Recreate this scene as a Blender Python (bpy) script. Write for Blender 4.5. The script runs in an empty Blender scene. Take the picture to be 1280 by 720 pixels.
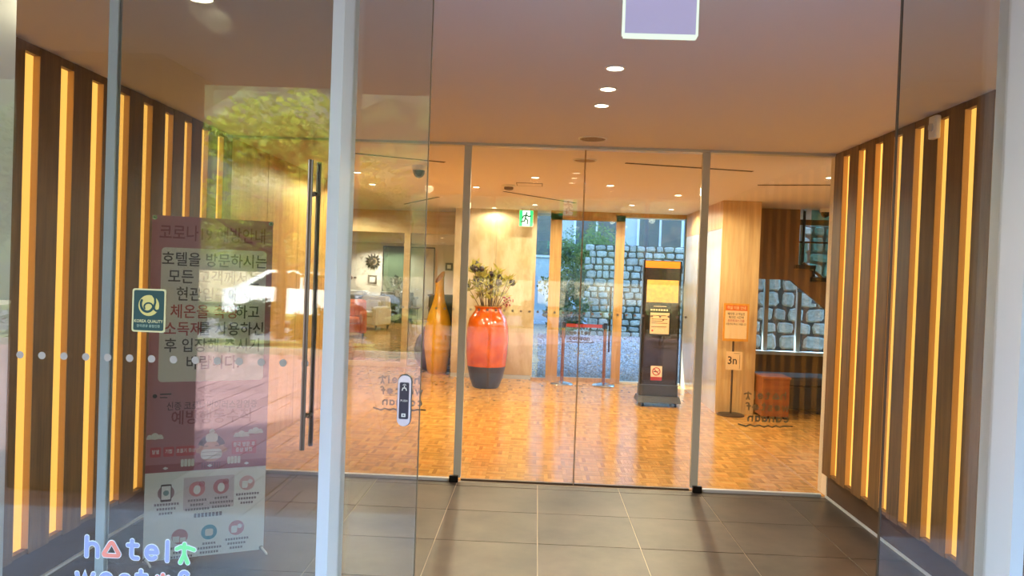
import bpy, math, random
from mathutils import Matrix, Vector
random.seed(7)
SC = bpy.context.scene
COL = SC.collection
PI = math.pi

# ------------------------------------------------------------------ camera
F, CZ, H = 1000.0, 1.565, 2.53
YAW, PITCH, ROLL = 0.0314, 0.0172, 0.036
RM = Matrix.Rotation(YAW, 3, 'Z') @ Matrix.Rotation(PI/2 - PITCH, 3, 'X') @ Matrix.Rotation(ROLL, 3, 'Z')
cam_d = bpy.data.cameras.new('camera'); cam = bpy.data.objects.new('camera', cam_d); COL.objects.link(cam)
cam_d.sensor_width = 36; cam_d.lens = 36*F/1280; cam_d.clip_start = 0.02; cam_d.clip_end = 400
cam.matrix_world = Matrix.Translation((0, 0, CZ)) @ RM.to_4x4()
SC.camera = cam

# ------------------------------------------------------------------ sky, sun, exposure
SC.view_settings.view_transform = 'Standard'; SC.view_settings.look = 'None'
SC.view_settings.gamma = 1; SC.view_settings.use_curve_mapping = False
SC.view_settings.exposure = 0.2
w = bpy.data.worlds.new('sky'); SC.world = w; w.use_nodes = True
nt = w.node_tree; bg = nt.nodes['Background']
sky = nt.nodes.new('ShaderNodeTexSky'); sky.sky_type = 'NISHITA'; sky.sun_disc = False
sky.sun_elevation = math.radians(50); sky.sun_rotation = math.radians(-47); sky.air_density = 1.2; sky.dust_density = 1.5
nt.links.new(sky.outputs[0], bg.inputs[0]); bg.inputs[1].default_value = 2.8
sd = bpy.data.lights.new('sun', 'SUN'); sun = bpy.data.objects.new('sun', sd); COL.objects.link(sun)
sd.energy = 32; sd.angle = 0.009; sd.color = (1, .94, .84)
sun.rotation_euler = Vector((-0.50, 0.47, 0.73)).to_track_quat('Z', 'Y').to_euler()
SC.cycles.use_denoising = True
SC.cycles.transparent_max_bounces = 40
SC.cycles.max_bounces = 10; SC.cycles.diffuse_bounces = 5; SC.cycles.glossy_bounces = 4
SC.cycles.caustics_reflective = False; SC.cycles.caustics_refractive = False
SC.cycles.sample_clamp_indirect = 8

# ------------------------------------------------------------------ pixel helpers (a direction; distance comes from a plane)
def ray(x, y): return RM @ Vector(((x-640)/F, -(y-360)/F, -1))
def PY(x, y, Y):
    d = ray(x, y); t = Y/d.y; return Vector((d.x*t, Y, CZ + d.z*t))
def PZ(x, y, Z):
    d = ray(x, y); t = (Z-CZ)/d.z; return Vector((d.x*t, d.y*t, Z))

# ------------------------------------------------------------------ materials
def lin(c):
    return tuple(((v/255)/12.92 if v/255 <= .04045 else ((v/255+.055)/1.055)**2.4) for v in c)
MATS = {}
def mat(name, rgb, rough=.5, metal=0, emit=None, es=0, spec=.5, rgb2=None, scale=4, stretch=(1, 1, 1), detail=4, lo=.35, hi=.65,
        bump=0, rnd=0, coat=0, attr=None, sss=0):
    if name in MATS: return MATS[name]
    m = bpy.data.materials.new(name); m.use_nodes = True; MATS[name] = m
    t = m.node_tree; b = t.nodes['Principled BSDF']
    b.inputs['Base Color'].default_value = (*lin(rgb), 1); b.inputs['Roughness'].default_value = rough
    b.inputs['Metallic'].default_value = metal; b.inputs['Specular IOR Level'].default_value = spec
    b.inputs['Coat Weight'].default_value = coat
    col = None
    if rgb2 is not None:
        tc = t.nodes.new('ShaderNodeTexCoord'); mp = t.nodes.new('ShaderNodeMapping'); mp.inputs['Scale'].default_value = stretch
        n = t.nodes.new('ShaderNodeTexNoise'); n.inputs['Scale'].default_value = scale; n.inputs['Detail'].default_value = detail
        n.inputs['Roughness'].default_value = .6
        r = t.nodes.new('ShaderNodeValToRGB'); r.color_ramp.elements[0].position = lo; r.color_ramp.elements[1].position = hi
        r.color_ramp.elements[0].color = (*lin(rgb), 1); r.color_ramp.elements[1].color = (*lin(rgb2), 1)
        t.links.new(tc.outputs['Object'], mp.inputs[0])
        if rnd:
            oi0 = t.nodes.new('ShaderNodeObjectInfo'); cb = t.nodes.new('ShaderNodeVectorMath'); cb.operation = 'MULTIPLY_ADD'
            cb.inputs[1].default_value = (37, 53, 71)
            t.links.new(oi0.outputs['Random'], cb.inputs[0]); t.links.new(mp.outputs[0], cb.inputs[2]); t.links.new(cb.outputs[0], n.inputs[0])
        else: t.links.new(mp.outputs[0], n.inputs[0])
        t.links.new(n.outputs[0], r.inputs[0]); col = r.outputs[0]
        if bump:
            bp = t.nodes.new('ShaderNodeBump'); bp.inputs['Strength'].default_value = bump; bp.inputs['Distance'].default_value = .01
            t.links.new(n.outputs[0], bp.inputs['Height']); t.links.new(bp.outputs[0], b.inputs['Normal'])
    if attr:
        a = t.nodes.new('ShaderNodeAttribute'); a.attribute_name = attr
        mx = t.nodes.new('ShaderNodeMix'); mx.data_type = 'RGBA'; mx.blend_type = 'MULTIPLY'; mx.inputs[0].default_value = 1
        if col is None: mx.inputs[6].default_value = (*lin(rgb), 1)
        else: t.links.new(col, mx.inputs[6])
        t.links.new(a.outputs['Color'], mx.inputs[7]); col = mx.outputs[2]
    if rnd:
        oi = t.nodes.new('ShaderNodeObjectInfo'); hs = t.nodes.new('ShaderNodeHueSaturation')
        mr = t.nodes.new('ShaderNodeMapRange'); mr.inputs[3].default_value = 1-rnd; mr.inputs[4].default_value = 1+rnd
        t.links.new(oi.outputs['Random'], mr.inputs[0]); t.links.new(mr.outputs[0], hs.inputs['Value'])
        if col is None: hs.inputs['Color'].default_value = (*lin(rgb), 1)
        else: t.links.new(col, hs.inputs['Color'])
        col = hs.outputs[0]
    if col is not None: t.links.new(col, b.inputs['Base Color'])
    if emit is not None:
        b.inputs['Emission Color'].default_value = (*lin(emit), 1); b.inputs['Emission Strength'].default_value = es
    return m
def glass(name, tint=(.95, .97, .96), r0=.04, rgb=(1, 1, 1)):
    """thin architectural glass: clear straight through, mirror-like by the angle of view"""
    if name in MATS: return MATS[name]
    m = bpy.data.materials.new(name); m.use_nodes = True; MATS[name] = m
    t = m.node_tree; t.nodes.remove(t.nodes['Principled BSDF']); o = t.nodes['Material Output']
    tr = t.nodes.new('ShaderNodeBsdfTransparent'); tr.inputs[0].default_value = (*tint, 1)
    gl = t.nodes.new('ShaderNodeBsdfGlossy'); gl.inputs['Roughness'].default_value = 0; gl.inputs[0].default_value = (*rgb, 1)
    lw = t.nodes.new('ShaderNodeLayerWeight'); lw.inputs[0].default_value = .5
    pw = t.nodes.new('ShaderNodeMath'); pw.operation = 'POWER'; pw.inputs[1].default_value = 5
    ma = t.nodes.new('ShaderNodeMath'); ma.operation = 'MULTIPLY_ADD'; ma.inputs[1].default_value = 1-r0; ma.inputs[2].default_value = r0
    mx = t.nodes.new('ShaderNodeMixShader')
    t.links.new(lw.outputs['Facing'], pw.inputs[0]); t.links.new(pw.outputs[0], ma.inputs[0]); t.links.new(ma.outputs[0], mx.inputs[0])
    t.links.new(tr.outputs[0], mx.inputs[1]); t.links.new(gl.outputs[0], mx.inputs[2]); t.links.new(mx.outputs[0], o.inputs[0])
    return m
def emitter(name, rgb, s):
    return mat(name, (20, 20, 20), .6, emit=rgb, es=s)

# ------------------------------------------------------------------ mesh builder
WM = {}                                    # world matrix of every object built
def wm(o): return WM.get(o.name, Matrix.Identity(4)) if o else Matrix.Identity(4)
class MB:
    def __init__(s): s.v, s.f, s.c = [], [], []
    def add(s, vs, fs, c=None):
        k = len(s.v); s.v += [Vector(p) for p in vs]; s.f += [tuple(i+k for i in q) for q in fs]; s.c += [c]*len(fs); return s
    def box(s, x0, x1, y0, y1, z0, z1, c=None):
        x0, x1 = min(x0, x1), max(x0, x1); y0, y1 = min(y0, y1), max(y0, y1); z0, z1 = min(z0, z1), max(z0, z1)
        return s.add([(x0,y0,z0),(x1,y0,z0),(x1,y1,z0),(x0,y1,z0),(x0,y0,z1),(x1,y0,z1),(x1,y1,z1),(x0,y1,z1)],
                     [(0,3,2,1),(4,5,6,7),(0,1,5,4),(1,2,6,5),(2,3,7,6),(3,0,4,7)], c)
    def bbox(s, x0, x1, y0, y1, z0, z1, b=.01):
        """a box with chamfered vertical and top edges"""
        rings = []
        for z, i in ((z0, b*.5), (z0+b*.5, 0), (z1-b, 0), (z1-b*.3, b*.3), (z1, b)):
            c = b
            X0, X1, Y0, Y1 = x0+i, x1-i, y0+i, y1-i
            rings.append([(X0+c,Y0,z),(X1-c,Y0,z),(X1,Y0+c,z),(X1,Y1-c,z),(X1-c,Y1,z),(X0+c,Y1,z),(X0,Y1-c,z),(X0,Y0+c,z)])
        return s.rings(rings, True)
    def rings(s, R, caps=True, close=True):
        k = len(s.v); n = len(R[0])
        for r in R: s.v += [Vector(p) for p in r]
        for i in range(len(R)-1):
            for j in range(n if close else n-1):
                a, b = k+i*n+j, k+i*n+(j+1) % n
                s.f.append((a, b, b+n, a+n)); s.c.append(None)
        if caps:
            s.f.append(tuple(k+j for j in reversed(range(n)))); s.f.append(tuple(k+(len(R)-1)*n+j for j in range(n))); s.c += [None, None]
        return s
    def lathe(s, prof, cx=0, cy=0, n=24, z0=0, caps=True):
        return s.rings([[(cx+r*math.cos(2*PI*j/n), cy+r*math.sin(2*PI*j/n), z0+z) for j in range(n)] for r, z in prof], caps)
    def tube(s, pts, r, n=8, caps=True):
        pts = [Vector(p) for p in pts]; R = []
        for i, p in enumerate(pts):
            d = (pts[min(i+1, len(pts)-1)] - pts[max(i-1, 0)]).normalized()
            a = d.orthogonal().normalized() if i == 0 else (A - d*A.dot(d)).normalized()
            A = a; b = d.cross(a); rr = r[i] if isinstance(r, (list, tuple)) else r
            R.append([p + rr*(a*math.cos(2*PI*j/n) + b*math.sin(2*PI*j/n)) for j in range(n)])
        return s.rings(R, caps)
    def ball(s, c, r, n=8, sz=1):
        c = Vector(c); m = max(4, n//2)
        return s.rings([[c + Vector((r*math.sin(PI*(i+.02)/(m+.04))*math.cos(2*PI*j/n), r*math.sin(PI*(i+.02)/(m+.04))*math.sin(2*PI*j/n), -r*sz*math.cos(PI*i/m))) for j in range(n)] for i in range(m+1)], True)
    def prism(s, fr, pts, d):
        """polygon in a frame's plane, extruded d along the normal (both sides closed)"""
        n = len(pts); a = [fr(x, y, 0) for x, y in pts]; b = [fr(x, y, d) for x, y in pts]
        return s.add(a+b, [tuple(reversed(range(n))), tuple(range(n, 2*n))] + [(i, (i+1) % n, (i+1) % n+n, i+n) for i in range(n)])
    def flat(s, fr, pts, h=0): return s.add([fr(x, y, h) for x, y in pts], [tuple(range(len(pts)))])
    def rect(s, fr, x0, x1, y0, y1, h=0): return s.flat(fr, [(x0,y0),(x1,y0),(x1,y1),(x0,y1)], h)
    def disc(s, fr, cx, cy, r, h=0, n=20, ry=None): return s.flat(fr, [(cx+r*math.cos(2*PI*i/n), cy+(ry or r)*math.sin(2*PI*i/n)) for i in range(n)], h)
    def ring(s, fr, cx, cy, r0, r1, h=0, n=24, a0=0, a1=2*PI):
        P = []
        for i in range(n+1):
            a = a0+(a1-a0)*i/n; P.append((cx+r0*math.cos(a), cy+r0*math.sin(a))); P.append((cx+r1*math.cos(a), cy+r1*math.sin(a)))
        return s.add([fr(x, y, h) for x, y in P], [(2*i, 2*i+1, 2*i+3, 2*i+2) for i in range(n)])
    def stroke(s, fr, pts, r, h=0, closed=False):
        """flat round-ended ribbon along a polyline: mitred quads and two half discs, nothing overlapping"""
        P = []
        for p in pts:
            if not P or (Vector(p)-P[-1]).length > r*.12: P.append(Vector(p))
        n = len(P); nor = []
        loop = closed or (n > 3 and (P[0]-P[-1]).length < 1e-9)
        if loop and (P[0]-P[-1]).length > 1e-9: P.append(P[0].copy()); n += 1
        for i in range(n):
            a = P[i]-P[i-1] if i else (P[0]-P[-2] if loop else None)
            b = P[i+1]-P[i] if i < n-1 else (P[1]-P[0] if loop else None)
            a = a or b; b = b or a; a = a.normalized(); b = b.normalized()
            m = (Vector((-a.y, a.x))+Vector((-b.y, b.x)))
            m = m.normalized() if m.length > 1e-6 else Vector((-a.y, a.x))
            nor.append(m*(r/max(.45, m.dot(Vector((-a.y, a.x))))))
        V = []
        for p, q in zip(P, nor): V += [p-q, p+q]
        s.add([fr(v.x, v.y, h) for v in V], [(2*i, 2*i+2, 2*i+3, 2*i+1) for i in range(n-1)])
        if not loop:
            for p, q, sg in ((P[0], nor[0], 1), (P[-1], nor[-1], -1)):
                a0 = math.atan2(q.y, q.x)
                s.flat(fr, [(p.x+r*math.cos(a0+sg*PI*k/8), p.y+r*math.sin(a0+sg*PI*k/8)) for k in range(9)], h)
        return s
    def text(s, fr, key, x, y, size, h=0, sx=1.0):
        vs, fs = TXT[key]; k = len(s.v)
        s.v += [fr(x+px*size*sx, y+py*size, h) for px, py in vs]; s.f += [tuple(i+k for i in q) for q in fs]; s.c += [None]*len(fs); return s
    def build(s, name, m, parent=None, smooth=False, origin=None, local=False):
        """one mesh object; vertices are in world space unless local (then in the parent's space)"""
        me = bpy.data.meshes.new(name)
        if parent is None:
            if origin is None and s.v:
                xs = [p.x for p in s.v]; ys = [p.y for p in s.v]; zs = [p.z for p in s.v]
                origin = ((min(xs)+max(xs))/2, (min(ys)+max(ys))/2, min(zs))
            T = Matrix.Translation(origin or (0, 0, 0)); inv = T.inverted()
        else: T = wm(parent); inv = T.inverted() if not local else Matrix.Identity(4)
        me.from_pydata([tuple(inv @ p) for p in s.v], [], s.f)
        if any(c is not None for c in s.c):
            at = me.color_attributes.new('tint', 'FLOAT_COLOR', 'CORNER'); i = 0; vals = []
            for q, c in zip(s.f, s.c):
                c = c or (1, 1, 1); c = (c, c, c) if not isinstance(c, tuple) else c
                vals += [c[0], c[1], c[2], 1]*len(q)
            at.data.foreach_set('color', vals)
        if smooth:
            me.polygons.foreach_set('use_smooth', [True]*len(me.polygons))
            try: me.set_sharp_from_angle(angle=math.radians(40))
            except Exception: pass
        me.materials.append(m); me.update()
        o = bpy.data.objects.new(name, me); COL.objects.link(o)
        if parent is None: o.location = T.to_translation(); WM[o.name] = T
        else: o.parent = parent; WM[o.name] = wm(parent)
        return o
def tag(o, label, cat, group=None, kind=None):
    o['label'] = label; o['category'] = cat
    if group: o['group'] = group
    if kind: o['kind'] = kind
    return o
def struct(o, label, cat): return tag(o, label, cat, kind='structure')
def thing(name, label, cat, loc=(0, 0, 0), rz=0, group=None):
    o = bpy.data.objects.new(name, None); COL.objects.link(o); o.empty_display_size = .1
    o.location = loc; o.rotation_euler = (0, 0, rz); WM[o.name] = Matrix.Translation(loc) @ Matrix.Rotation(rz, 4, 'Z')
    return tag(o, label, cat, group)
def sroot(name, label, cat, loc=(0, 0, 0)):
    o = thing(name, label, cat, loc); o['kind'] = 'structure'; return o
def dup(root, loc, rz=0, label=None, group=None, scale=None):
    r = root.copy(); COL.objects.link(r); r.location = loc; r.rotation_euler = (0, 0, rz)
    if scale: r.scale = (scale,)*3
    if label: r['label'] = label
    if group: r['group'] = group
    for ch in root.children:
        c = ch.copy(); COL.objects.link(c); c.parent = r
        for g in ch.children:
            d = g.copy(); COL.objects.link(d); d.parent = c
    WM[r.name] = Matrix.Translation(loc) @ Matrix.Rotation(rz, 4, 'Z')
    return r
def frame(o, xd=(1, 0, 0), yd=(0, 0, 1), nd=(0, -1, 0)):
    o, xd, yd, nd = Vector(o), Vector(xd), Vector(yd), Vector(nd)
    return lambda x, y, h=0: o + xd*x + yd*y + nd*h

# ------------------------------------------------------------------ lettering (all text turned to meshes in one pass)
TXT = {}
WORDS = ['코로나19 예방안내', '호텔을 방문하시는', '모든 고객께서는', '현관입구에서', '체온을 측정', '하고', '소독제', '를 사용하신', '후 입장해 주시기', '바랍니다.',
         '신종 코로나바이러스감염증', '예방행동수칙', '발열', '기침', '호흡기 증상', '중국 방문 후', '증상 발현', 'KOREA QUALITY', '한국관광 품질인증', 'PUSH', '3n',
         '객실 이용 안내', '예약한 고객님은', '체크인 시간에', '프런트데스크를', '이용하여 주시기 바랍니다', '해외여행 전', '감염병발생정보 확인', '손씻기', '기침예절', '마스크 착용하기']
def make_text():
    obs = []
    for s in WORDS:
        c = bpy.data.curves.new('lettering', 'FONT'); c.body = s; c.size = 1; c.align_x = 'CENTER'; c.align_y = 'CENTER'; c.resolution_u = 2; c.offset = .012
        o = bpy.data.objects.new('lettering', c); COL.objects.link(o); obs.append((s, o))
    dg = bpy.context.evaluated_depsgraph_get(); dg.update()
    for s, o in obs:
        me = bpy.data.meshes.new_from_object(o.evaluated_get(dg))
        TXT[s] = ([(v.co.x, v.co.y) for v in me.vertices], [tuple(p.vertices) for p in me.polygons])
        bpy.data.meshes.remove(me)
    for s, o in obs:
        c = o.data; bpy.data.objects.remove(o); bpy.data.curves.remove(c)
make_text()

# ------------------------------------------------------------------ palette
m_ceil = mat('ceiling_paint', (224, 220, 228), .85)
m_tile = mat('stone_tile', (36, 30, 26), .42, rgb2=(84, 72, 62), scale=2.2, detail=8, lo=.3, hi=.75, rnd=.08, bump=.03)
m_grout = mat('grout', (170, 155, 135), .8)
m_parq = mat('oak_parquet', (208, 162, 94), .17, rgb2=(196, 144, 74), scale=9, stretch=(1, 1, 1), detail=3, attr='tint')
m_slat = mat('slat_wood', (124, 92, 52), .5, rgb2=(96, 70, 38), scale=5, stretch=(6, 6, .5), rnd=.06)
m_slatd = mat('recess_wood', (70, 48, 30), .6)
m_oak = mat('oak_veneer', (218, 186, 134), .4, rgb2=(190, 152, 100), scale=3, stretch=(5, 5, .35), detail=5)
m_pan = mat('flamed_veneer', (206, 190, 162), .4, rgb2=(182, 160, 126), scale=2.2, stretch=(2.2, 2.2, .8), detail=6, lo=.4, hi=.6)
m_frame = mat('pale_oak_frame', (186, 148, 96), .4, rgb2=(164, 124, 74), scale=4, stretch=(6, 6, .4))
m_alu = mat('painted_aluminium', (196, 202, 210), .35, metal=.15)
m_alug = mat('brushed_aluminium', (186, 188, 180), .4, metal=.2)
m_black = mat('black_metal', (26, 25, 25), .35, metal=.5)
m_bronze = mat('dark_bronze', (84, 70, 60), .35, metal=.5)
m_steel = mat('steel', (190, 190, 186), .22, metal=1)
m_white = mat('white_plastic', (232, 232, 230), .4)
m_wall = mat('plaster', (222, 216, 204), .8, rgb2=(212, 205, 192), scale=2)
m_dark = mat('dark_gap', (40, 30, 22), .7)
m_slot = emitter('slot_diffuser', (255, 184, 84), 1.5)
m_cheek = mat('lit_cheek', (206, 168, 112), .5)  # added pale lining; the slot's glow on the slat sides is in its colour
m_lamp = emitter('lamp_disc', (255, 236, 200), 14)
g_out = glass('tinted_entrance_glass', (.90, .92, .90), .055)
g_in = glass('partition_glass', (.97, .98, .97), .042)
g_rear = glass('blue_rear_glass', (.74, .89, .98), .05)
g_green = glass('green_edge_glass', (.5, .72, .66), .05)

# ------------------------------------------------------------------ key distances
YO, YL, YI, YR = 2.15, 2.262, 5.97, 11.95        # entrance frame, entrance leaves, inner partition, rear glazing
XL, XR = -2.325, 2.15                              # faces of the two slat walls
JL, JR = -.544, 1.279                             # jamb faces towards the opening

# ================================================================== STRUCTURE
# --- vestibule floor of 60 cm tiles
fl = MB().box(-2.45, 2.3, YO, YI+.02, -.12, -.004).build('floor', m_grout)
struct(fl, 'dark stone tiled floor of the entrance vestibule', 'floor')
tile_me = {}
xs = [.056+.6*k for k in range(-5, 5)]; ys = [5.84-.6*k for k in range(-1, 8)]
for x0 in xs:
    for y1 in ys:
        a, b = max(x0, -2.45), min(x0+.6, 2.3); c, d = max(y1-.6, YO), min(y1, YI-.02)
        if b-a < .03 or d-c < .03: continue
        g = .003; W_, D_ = b-a-2*g, d-c-2*g; key = (round(W_, 3), round(D_, 3))
        if key not in tile_me:
            o = MB().box(-W_/2, W_/2, -D_/2, D_/2, -.02, 0).build('floor_tile', m_tile, fl, local=True); tile_me[key] = o.data
        else:
            o = bpy.data.objects.new('floor_tile', tile_me[key]); COL.objects.link(o); o.parent = fl
        L = wm(fl).inverted() @ Vector(((a+b)/2, (c+d)/2, random.uniform(-.0006, .0004))); o.location = L

# --- lobby floor: mosaic parquet, the 300 blocks in plainest view as parts, the rest joined
lf = MB().box(-7.5, 7.5, YI+.02, 25.5, -.12, -.004).build('floor', mat('parquet_bed', (150, 104, 60), .7))
struct(lf, 'honey oak mosaic parquet floor of the lobby', 'floor')
BS = .15
def block(mb, cx, cy, turn, rnd, z=0):
    n = 5; s = BS/n
    for k in range(n):
        t = .72+.50*rnd.random(); t2 = t*(.90+.10*rnd.random())
        a0 = -BS/2+k*s+.0003; a1 = a0+s-.0006; b0, b1 = -BS/2+.0003, BS/2-.0003
        q = (cx+a0, cx+a1, cy+b0, cy+b1) if not turn else (cx+b0, cx+b1, cy+a0, cy+a1)
        mb.box(*q, z-.006, z, (t, t2, t2*.97))
variants = []
for turn in (0, 1):
    row = []
    for q in range(5):
        b_ = MB(); block(b_, 0, 0, turn, random.Random(q+11*turn)); o = b_.build('parquet_block', m_parq, lf, local=True)
        row.append(o.data); bpy.data.objects.remove(o)
    variants.append(row)
rest = MB(); n_obj = 0; rr = random.Random(3)
cand = []
for i in range(-50, 50):
    for j in range(0, 130):
        x, y = i*BS+.03, YI+.03+BS/2+j*BS
        if x < -7.4 or x > 7.4 or y > 25.4: continue
        u = x/y
        cand.append((y if -.40 < u < .365 else 100+y, i, j, x, y))
cand.sort()
for k, (_, i, j, x, y) in enumerate(cand):
    turn = (i+j) & 1
    if k < 300:
        o = bpy.data.objects.new('parquet_block', rr.choice(variants[turn])); COL.objects.link(o); o.parent = lf
        o.location = wm(lf).inverted() @ Vector((x, y, 0))
    elif y < 14: block(rest, x, y, turn, rr)
    else:
        t = .85+.25*rr.random(); rest.box(x-BS/2+.0006, x+BS/2-.0006, y-BS/2+.0006, y+BS/2-.0006, -.006, 0, (t, t, t*.98))
rp = rest.build('parquet_field', m_parq, lf); rp['kind'] = 'stuff'

# --- ceilings
ce = MB().box(-7.5, 7.5, YO+.05, 13.02, H, H+.35).build('ceiling', m_ceil)
struct(ce, 'pale flat plaster ceiling over vestibule and lobby', 'ceiling')
ce2 = MB().box(-7.5, -.1, 13.02, 25.5, 2.42, H+.35).build('ceiling', mat('lounge_paint', (196, 190, 182), .85))
struct(ce2, 'grey lower ceiling over the lounge behind the glazed screen', 'ceiling')

# --- slat walls of the vestibule
def slat_wall(name, X, sgn, label):
    """sgn = +1: the wall stands on the +X side; slats, lit slots, plinth"""
    s = sgn; root = MB().box(X+s*.06, X+s*.25, YO+.2, YI+.0, 0, H).build(name, m_slatd)
    struct(root, label, 'wall')
    centres = [5.74-.27*k for k in range(0, 13)]
    hw = .056; ztop, zbot = H-.04, .205
    edges = [YI-.01] + sum([[c+hw, c-hw] for c in centres], []) + [YO+.2]
    for k in range(0, len(edges), 2):
        y1, y0 = edges[k], edges[k+1]
        if y1-y0 < .02: continue
        MB().bbox(min(X, X+s*.06), max(X, X+s*.06), y0, y1, .18, H, .002).build('slat', m_slat, root)
    for c in centres:
        for e in (-hw, hw-.003): MB().box(X+s*.002, X+s*.034, c+e, c+e+.003, zbot, ztop).build('lit_cheek', m_cheek, root)
        MB().box(X+s*.034, X+s*.058, c-hw, c+hw, zbot, ztop).build('light_panel', m_slot, root)
        MB().box(X+s*.004, X+s*.06, c-hw, c+hw, ztop, H).build('slot_head', m_slat, root)
        MB().box(X+s*.004, X+s*.06, c-hw, c+hw, .185, zbot).build('slot_sill', m_slat, root)
    MB().box(X+s*.045, X+s*.06, YO+.2, YI-.01, .0, .18).build('plinth', m_slatd, root)
    MB().box(X+s*.03, X+s*.045, YO+.2, YI-.01, 0, .012).build('floor_strip', m_alu, root)
    return root
wl = slat_wall('wall_left', XL, -1, 'brown wooden slat wall with glowing slots beside the rolled-out health notice')
wr = slat_wall('wall_right', XR, 1, 'brown wooden slat wall with glowing slots carrying a small sensor box')

# --- facade, canopy, header, rear mass (upper storeys unseen, added and raised to shade the forecourt)
m_fac = mat('facade_stone', (150, 146, 140), .7, rgb2=(132, 128, 122), scale=3)
wf = MB()
wf.box(-9, -1.60, YO, YO+.2, 0, 3.1).box(2.22, 9, YO, YO+.2, 0, 3.1).box(-1.6, 2.22, YO+.0, YO+.2, H+.02, 3.1).box(-9, 9, YO+.3, 13.4, H+.36, 18.0)
struct(wf.build('wall_front', m_fac), 'grey stone entrance facade with an added upper mass that shades the forecourt', 'wall')
struct(MB().box(-4.6, 4.8, -1.8, YO, 2.95, 3.25).build('canopy_roof', mat('canopy_soffit', (96, 92, 88), .7)), 'flat grey canopy roof over the entrance step', 'canopy')
for i, (a, b) in enumerate(((-3.55, -2.55), (2.5, 3.5))):
    struct(MB().bbox(a, b, -1.6, -.9, 0, 2.95, .01).build('column', mat('column_stone', (48, 45, 43), .7, rgb2=(58, 55, 52), scale=5)),
           ['dark square stone column of the canopy facing the swing door', 'dark square stone column of the canopy facing the sensor wall'][i], 'column')
# --- shell of lobby and lounge
m_gold = mat('gold_oak_panel', (204, 158, 96), .38, rgb2=(186, 138, 78), scale=3, stretch=(5, 5, .3))
wl2 = MB().box(-2.52, -2.36, YI+.02, 9.5, 0, H).build('wall_left', m_gold); struct(wl2, 'golden oak panelled lobby wall past the inner glass partition', 'wall')
for k in range(1, 4):
    MB().box(-2.361, -2.359, YI+k*.9, YI+k*.9+.004, 0, H).build('panel_joint', m_dark, wl2)
struct(MB().box(-7.5, -2.5, YI+.02, YI+.2, 0, H).box(2.2, 7.5, YI+.02, YI+.2, 0, H).build('wall_inner', m_wall), 'plaster wall flanking the inner glass partition', 'wall')
struct(MB().box(-7.5, -.1, 25.5, 25.7, 0, H).build('wall_back', m_wall), 'pale plaster end wall of the lounge with the sun ornament', 'wall')
struct(MB().box(-7.7, -7.5, YI, 25.7, 0, H).build('wall_outer', m_wall), 'long plaster side wall running from lobby to lounge', 'wall')
struct(MB().box(-.3, -.1, 13.05, 25.7, 0, H).build('wall_divider', m_wall), 'plaster wall between lounge and gravel yard', 'wall')
struct(MB().box(7.5, 7.7, YI, 13, 0, H).build('wall_side', m_wall), 'plaster end wall of the lobby beyond the stairs', 'wall')
# veneer panel wall between lounge screen and rear door
x0, x1 = PY(565, 400, YR).x, PY(667, 400, YR).x
pw_ = MB().box(x0+.01, x1-.01, YR+.03, YR+1.05, 0, H).build('wall_panel', m_dark); struct(pw_, 'pale flamed veneer wall behind the orange vase', 'wall')
xm = PY(617, 400, YR).x
for a, b in ((x0, xm-.002), (xm+.002, x1)):
    MB().box(a, b, YR, YR+.03, .06, H).build('veneer_panel', m_pan, pw_)
MB().box(x0, x1, YR+.005, YR+.03, 0, .055).build('skirting', m_alug, pw_)
# side column with veneer front and polished stone flank
cx0, cx1 = 2.17, 2.62
colm = MB().box(cx0+.02, cx1, 9.60, YR, 0, H).build('wall_column', m_oak); struct(colm, 'oak veneer pillar behind the notice stand', 'wall')
MB().box(cx0, cx1, 9.575, 9.60, 0, H).build('veneer_front', m_oak, colm)
m_pol = mat('polished_stone', (212, 198, 174), .12, rgb2=(196, 180, 152), scale=2.4, stretch=(1, 1, .5), coat=.4)
for k in range(3):
    MB().box(cx0, cx0+.02, 9.60+k*.783, 9.60+k*.783+.779, 0, 2.2).build('stone_panel', m_pol, colm)
MB().box(cx0, cx0+.02, 9.60, YR, 2.204, H).build('veneer_band', m_oak, colm)

# ================================================================== ENTRANCE (outer glass)
# --- logo in strokes (unit: 1 = one pixel of a 7x enlargement; y downwards), 1 unit = LU metres
LU = .000302
def arc(cx, cy, rx, ry, a0, a1, n=10): return [(cx+rx*math.cos(math.radians(a0+(a1-a0)*i/n)), cy+ry*math.sin(math.radians(a0+(a1-a0)*i/n))) for i in range(n+1)]
def glyph(ch, x, y):
    """polylines of a rounded letter; x = left, y = baseline"""
    X = lambda pts: [(x+a, y+b) for a, b in pts]
    if ch == 'h': return [X([(25,-195),(25,-20)]), X(arc(77,-85,52,55,180,360)+[(129,-20)])]
    if ch == 't': return [X([(50,-180),(48,-70)]+arc(80,-52,32,32,180,90,4)+[(105,-20)]), X([(12,-138),(98,-138)])]
    if ch == 'e': return [X([(30,-80),(100,-80)]), X(arc(65,-78,50,58,-2,-315,14))]
    if ch == 'l': return [X([(25,-185),(25,-10)])]
    if ch == 'w': return [X([(10,-130),(45,-20),(85,-115),(125,-20),(165,-130)])]
    if ch == 's': return [X(arc(60,-100,40,30,-30,-270,8)+arc(60,-40,42,30,-90,150,8)[1:])]
    if ch == 'f': return [X(arc(85,-140,38,45,-40,-180,6)+[(47,-10)]), X([(10,-105),(90,-105)])]
    if ch == 'c': return [X(arc(65,-75,50,58,-50,-310,12))]
    if ch == 'a': return [X(arc(62,-72,48,55,0,360,14)), X([(112,-130),(114,-15)])]
    if ch == 'n': return [X([(20,-130),(20,-15)]), X(arc(70,-75,50,52,180,360)+[(120,-15)])]
    return []
LOGO = {'lettering': [], 'triangle_mark': [], 'figure_mark': [], 'sun_mark': [], 'wave_line': []}
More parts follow.
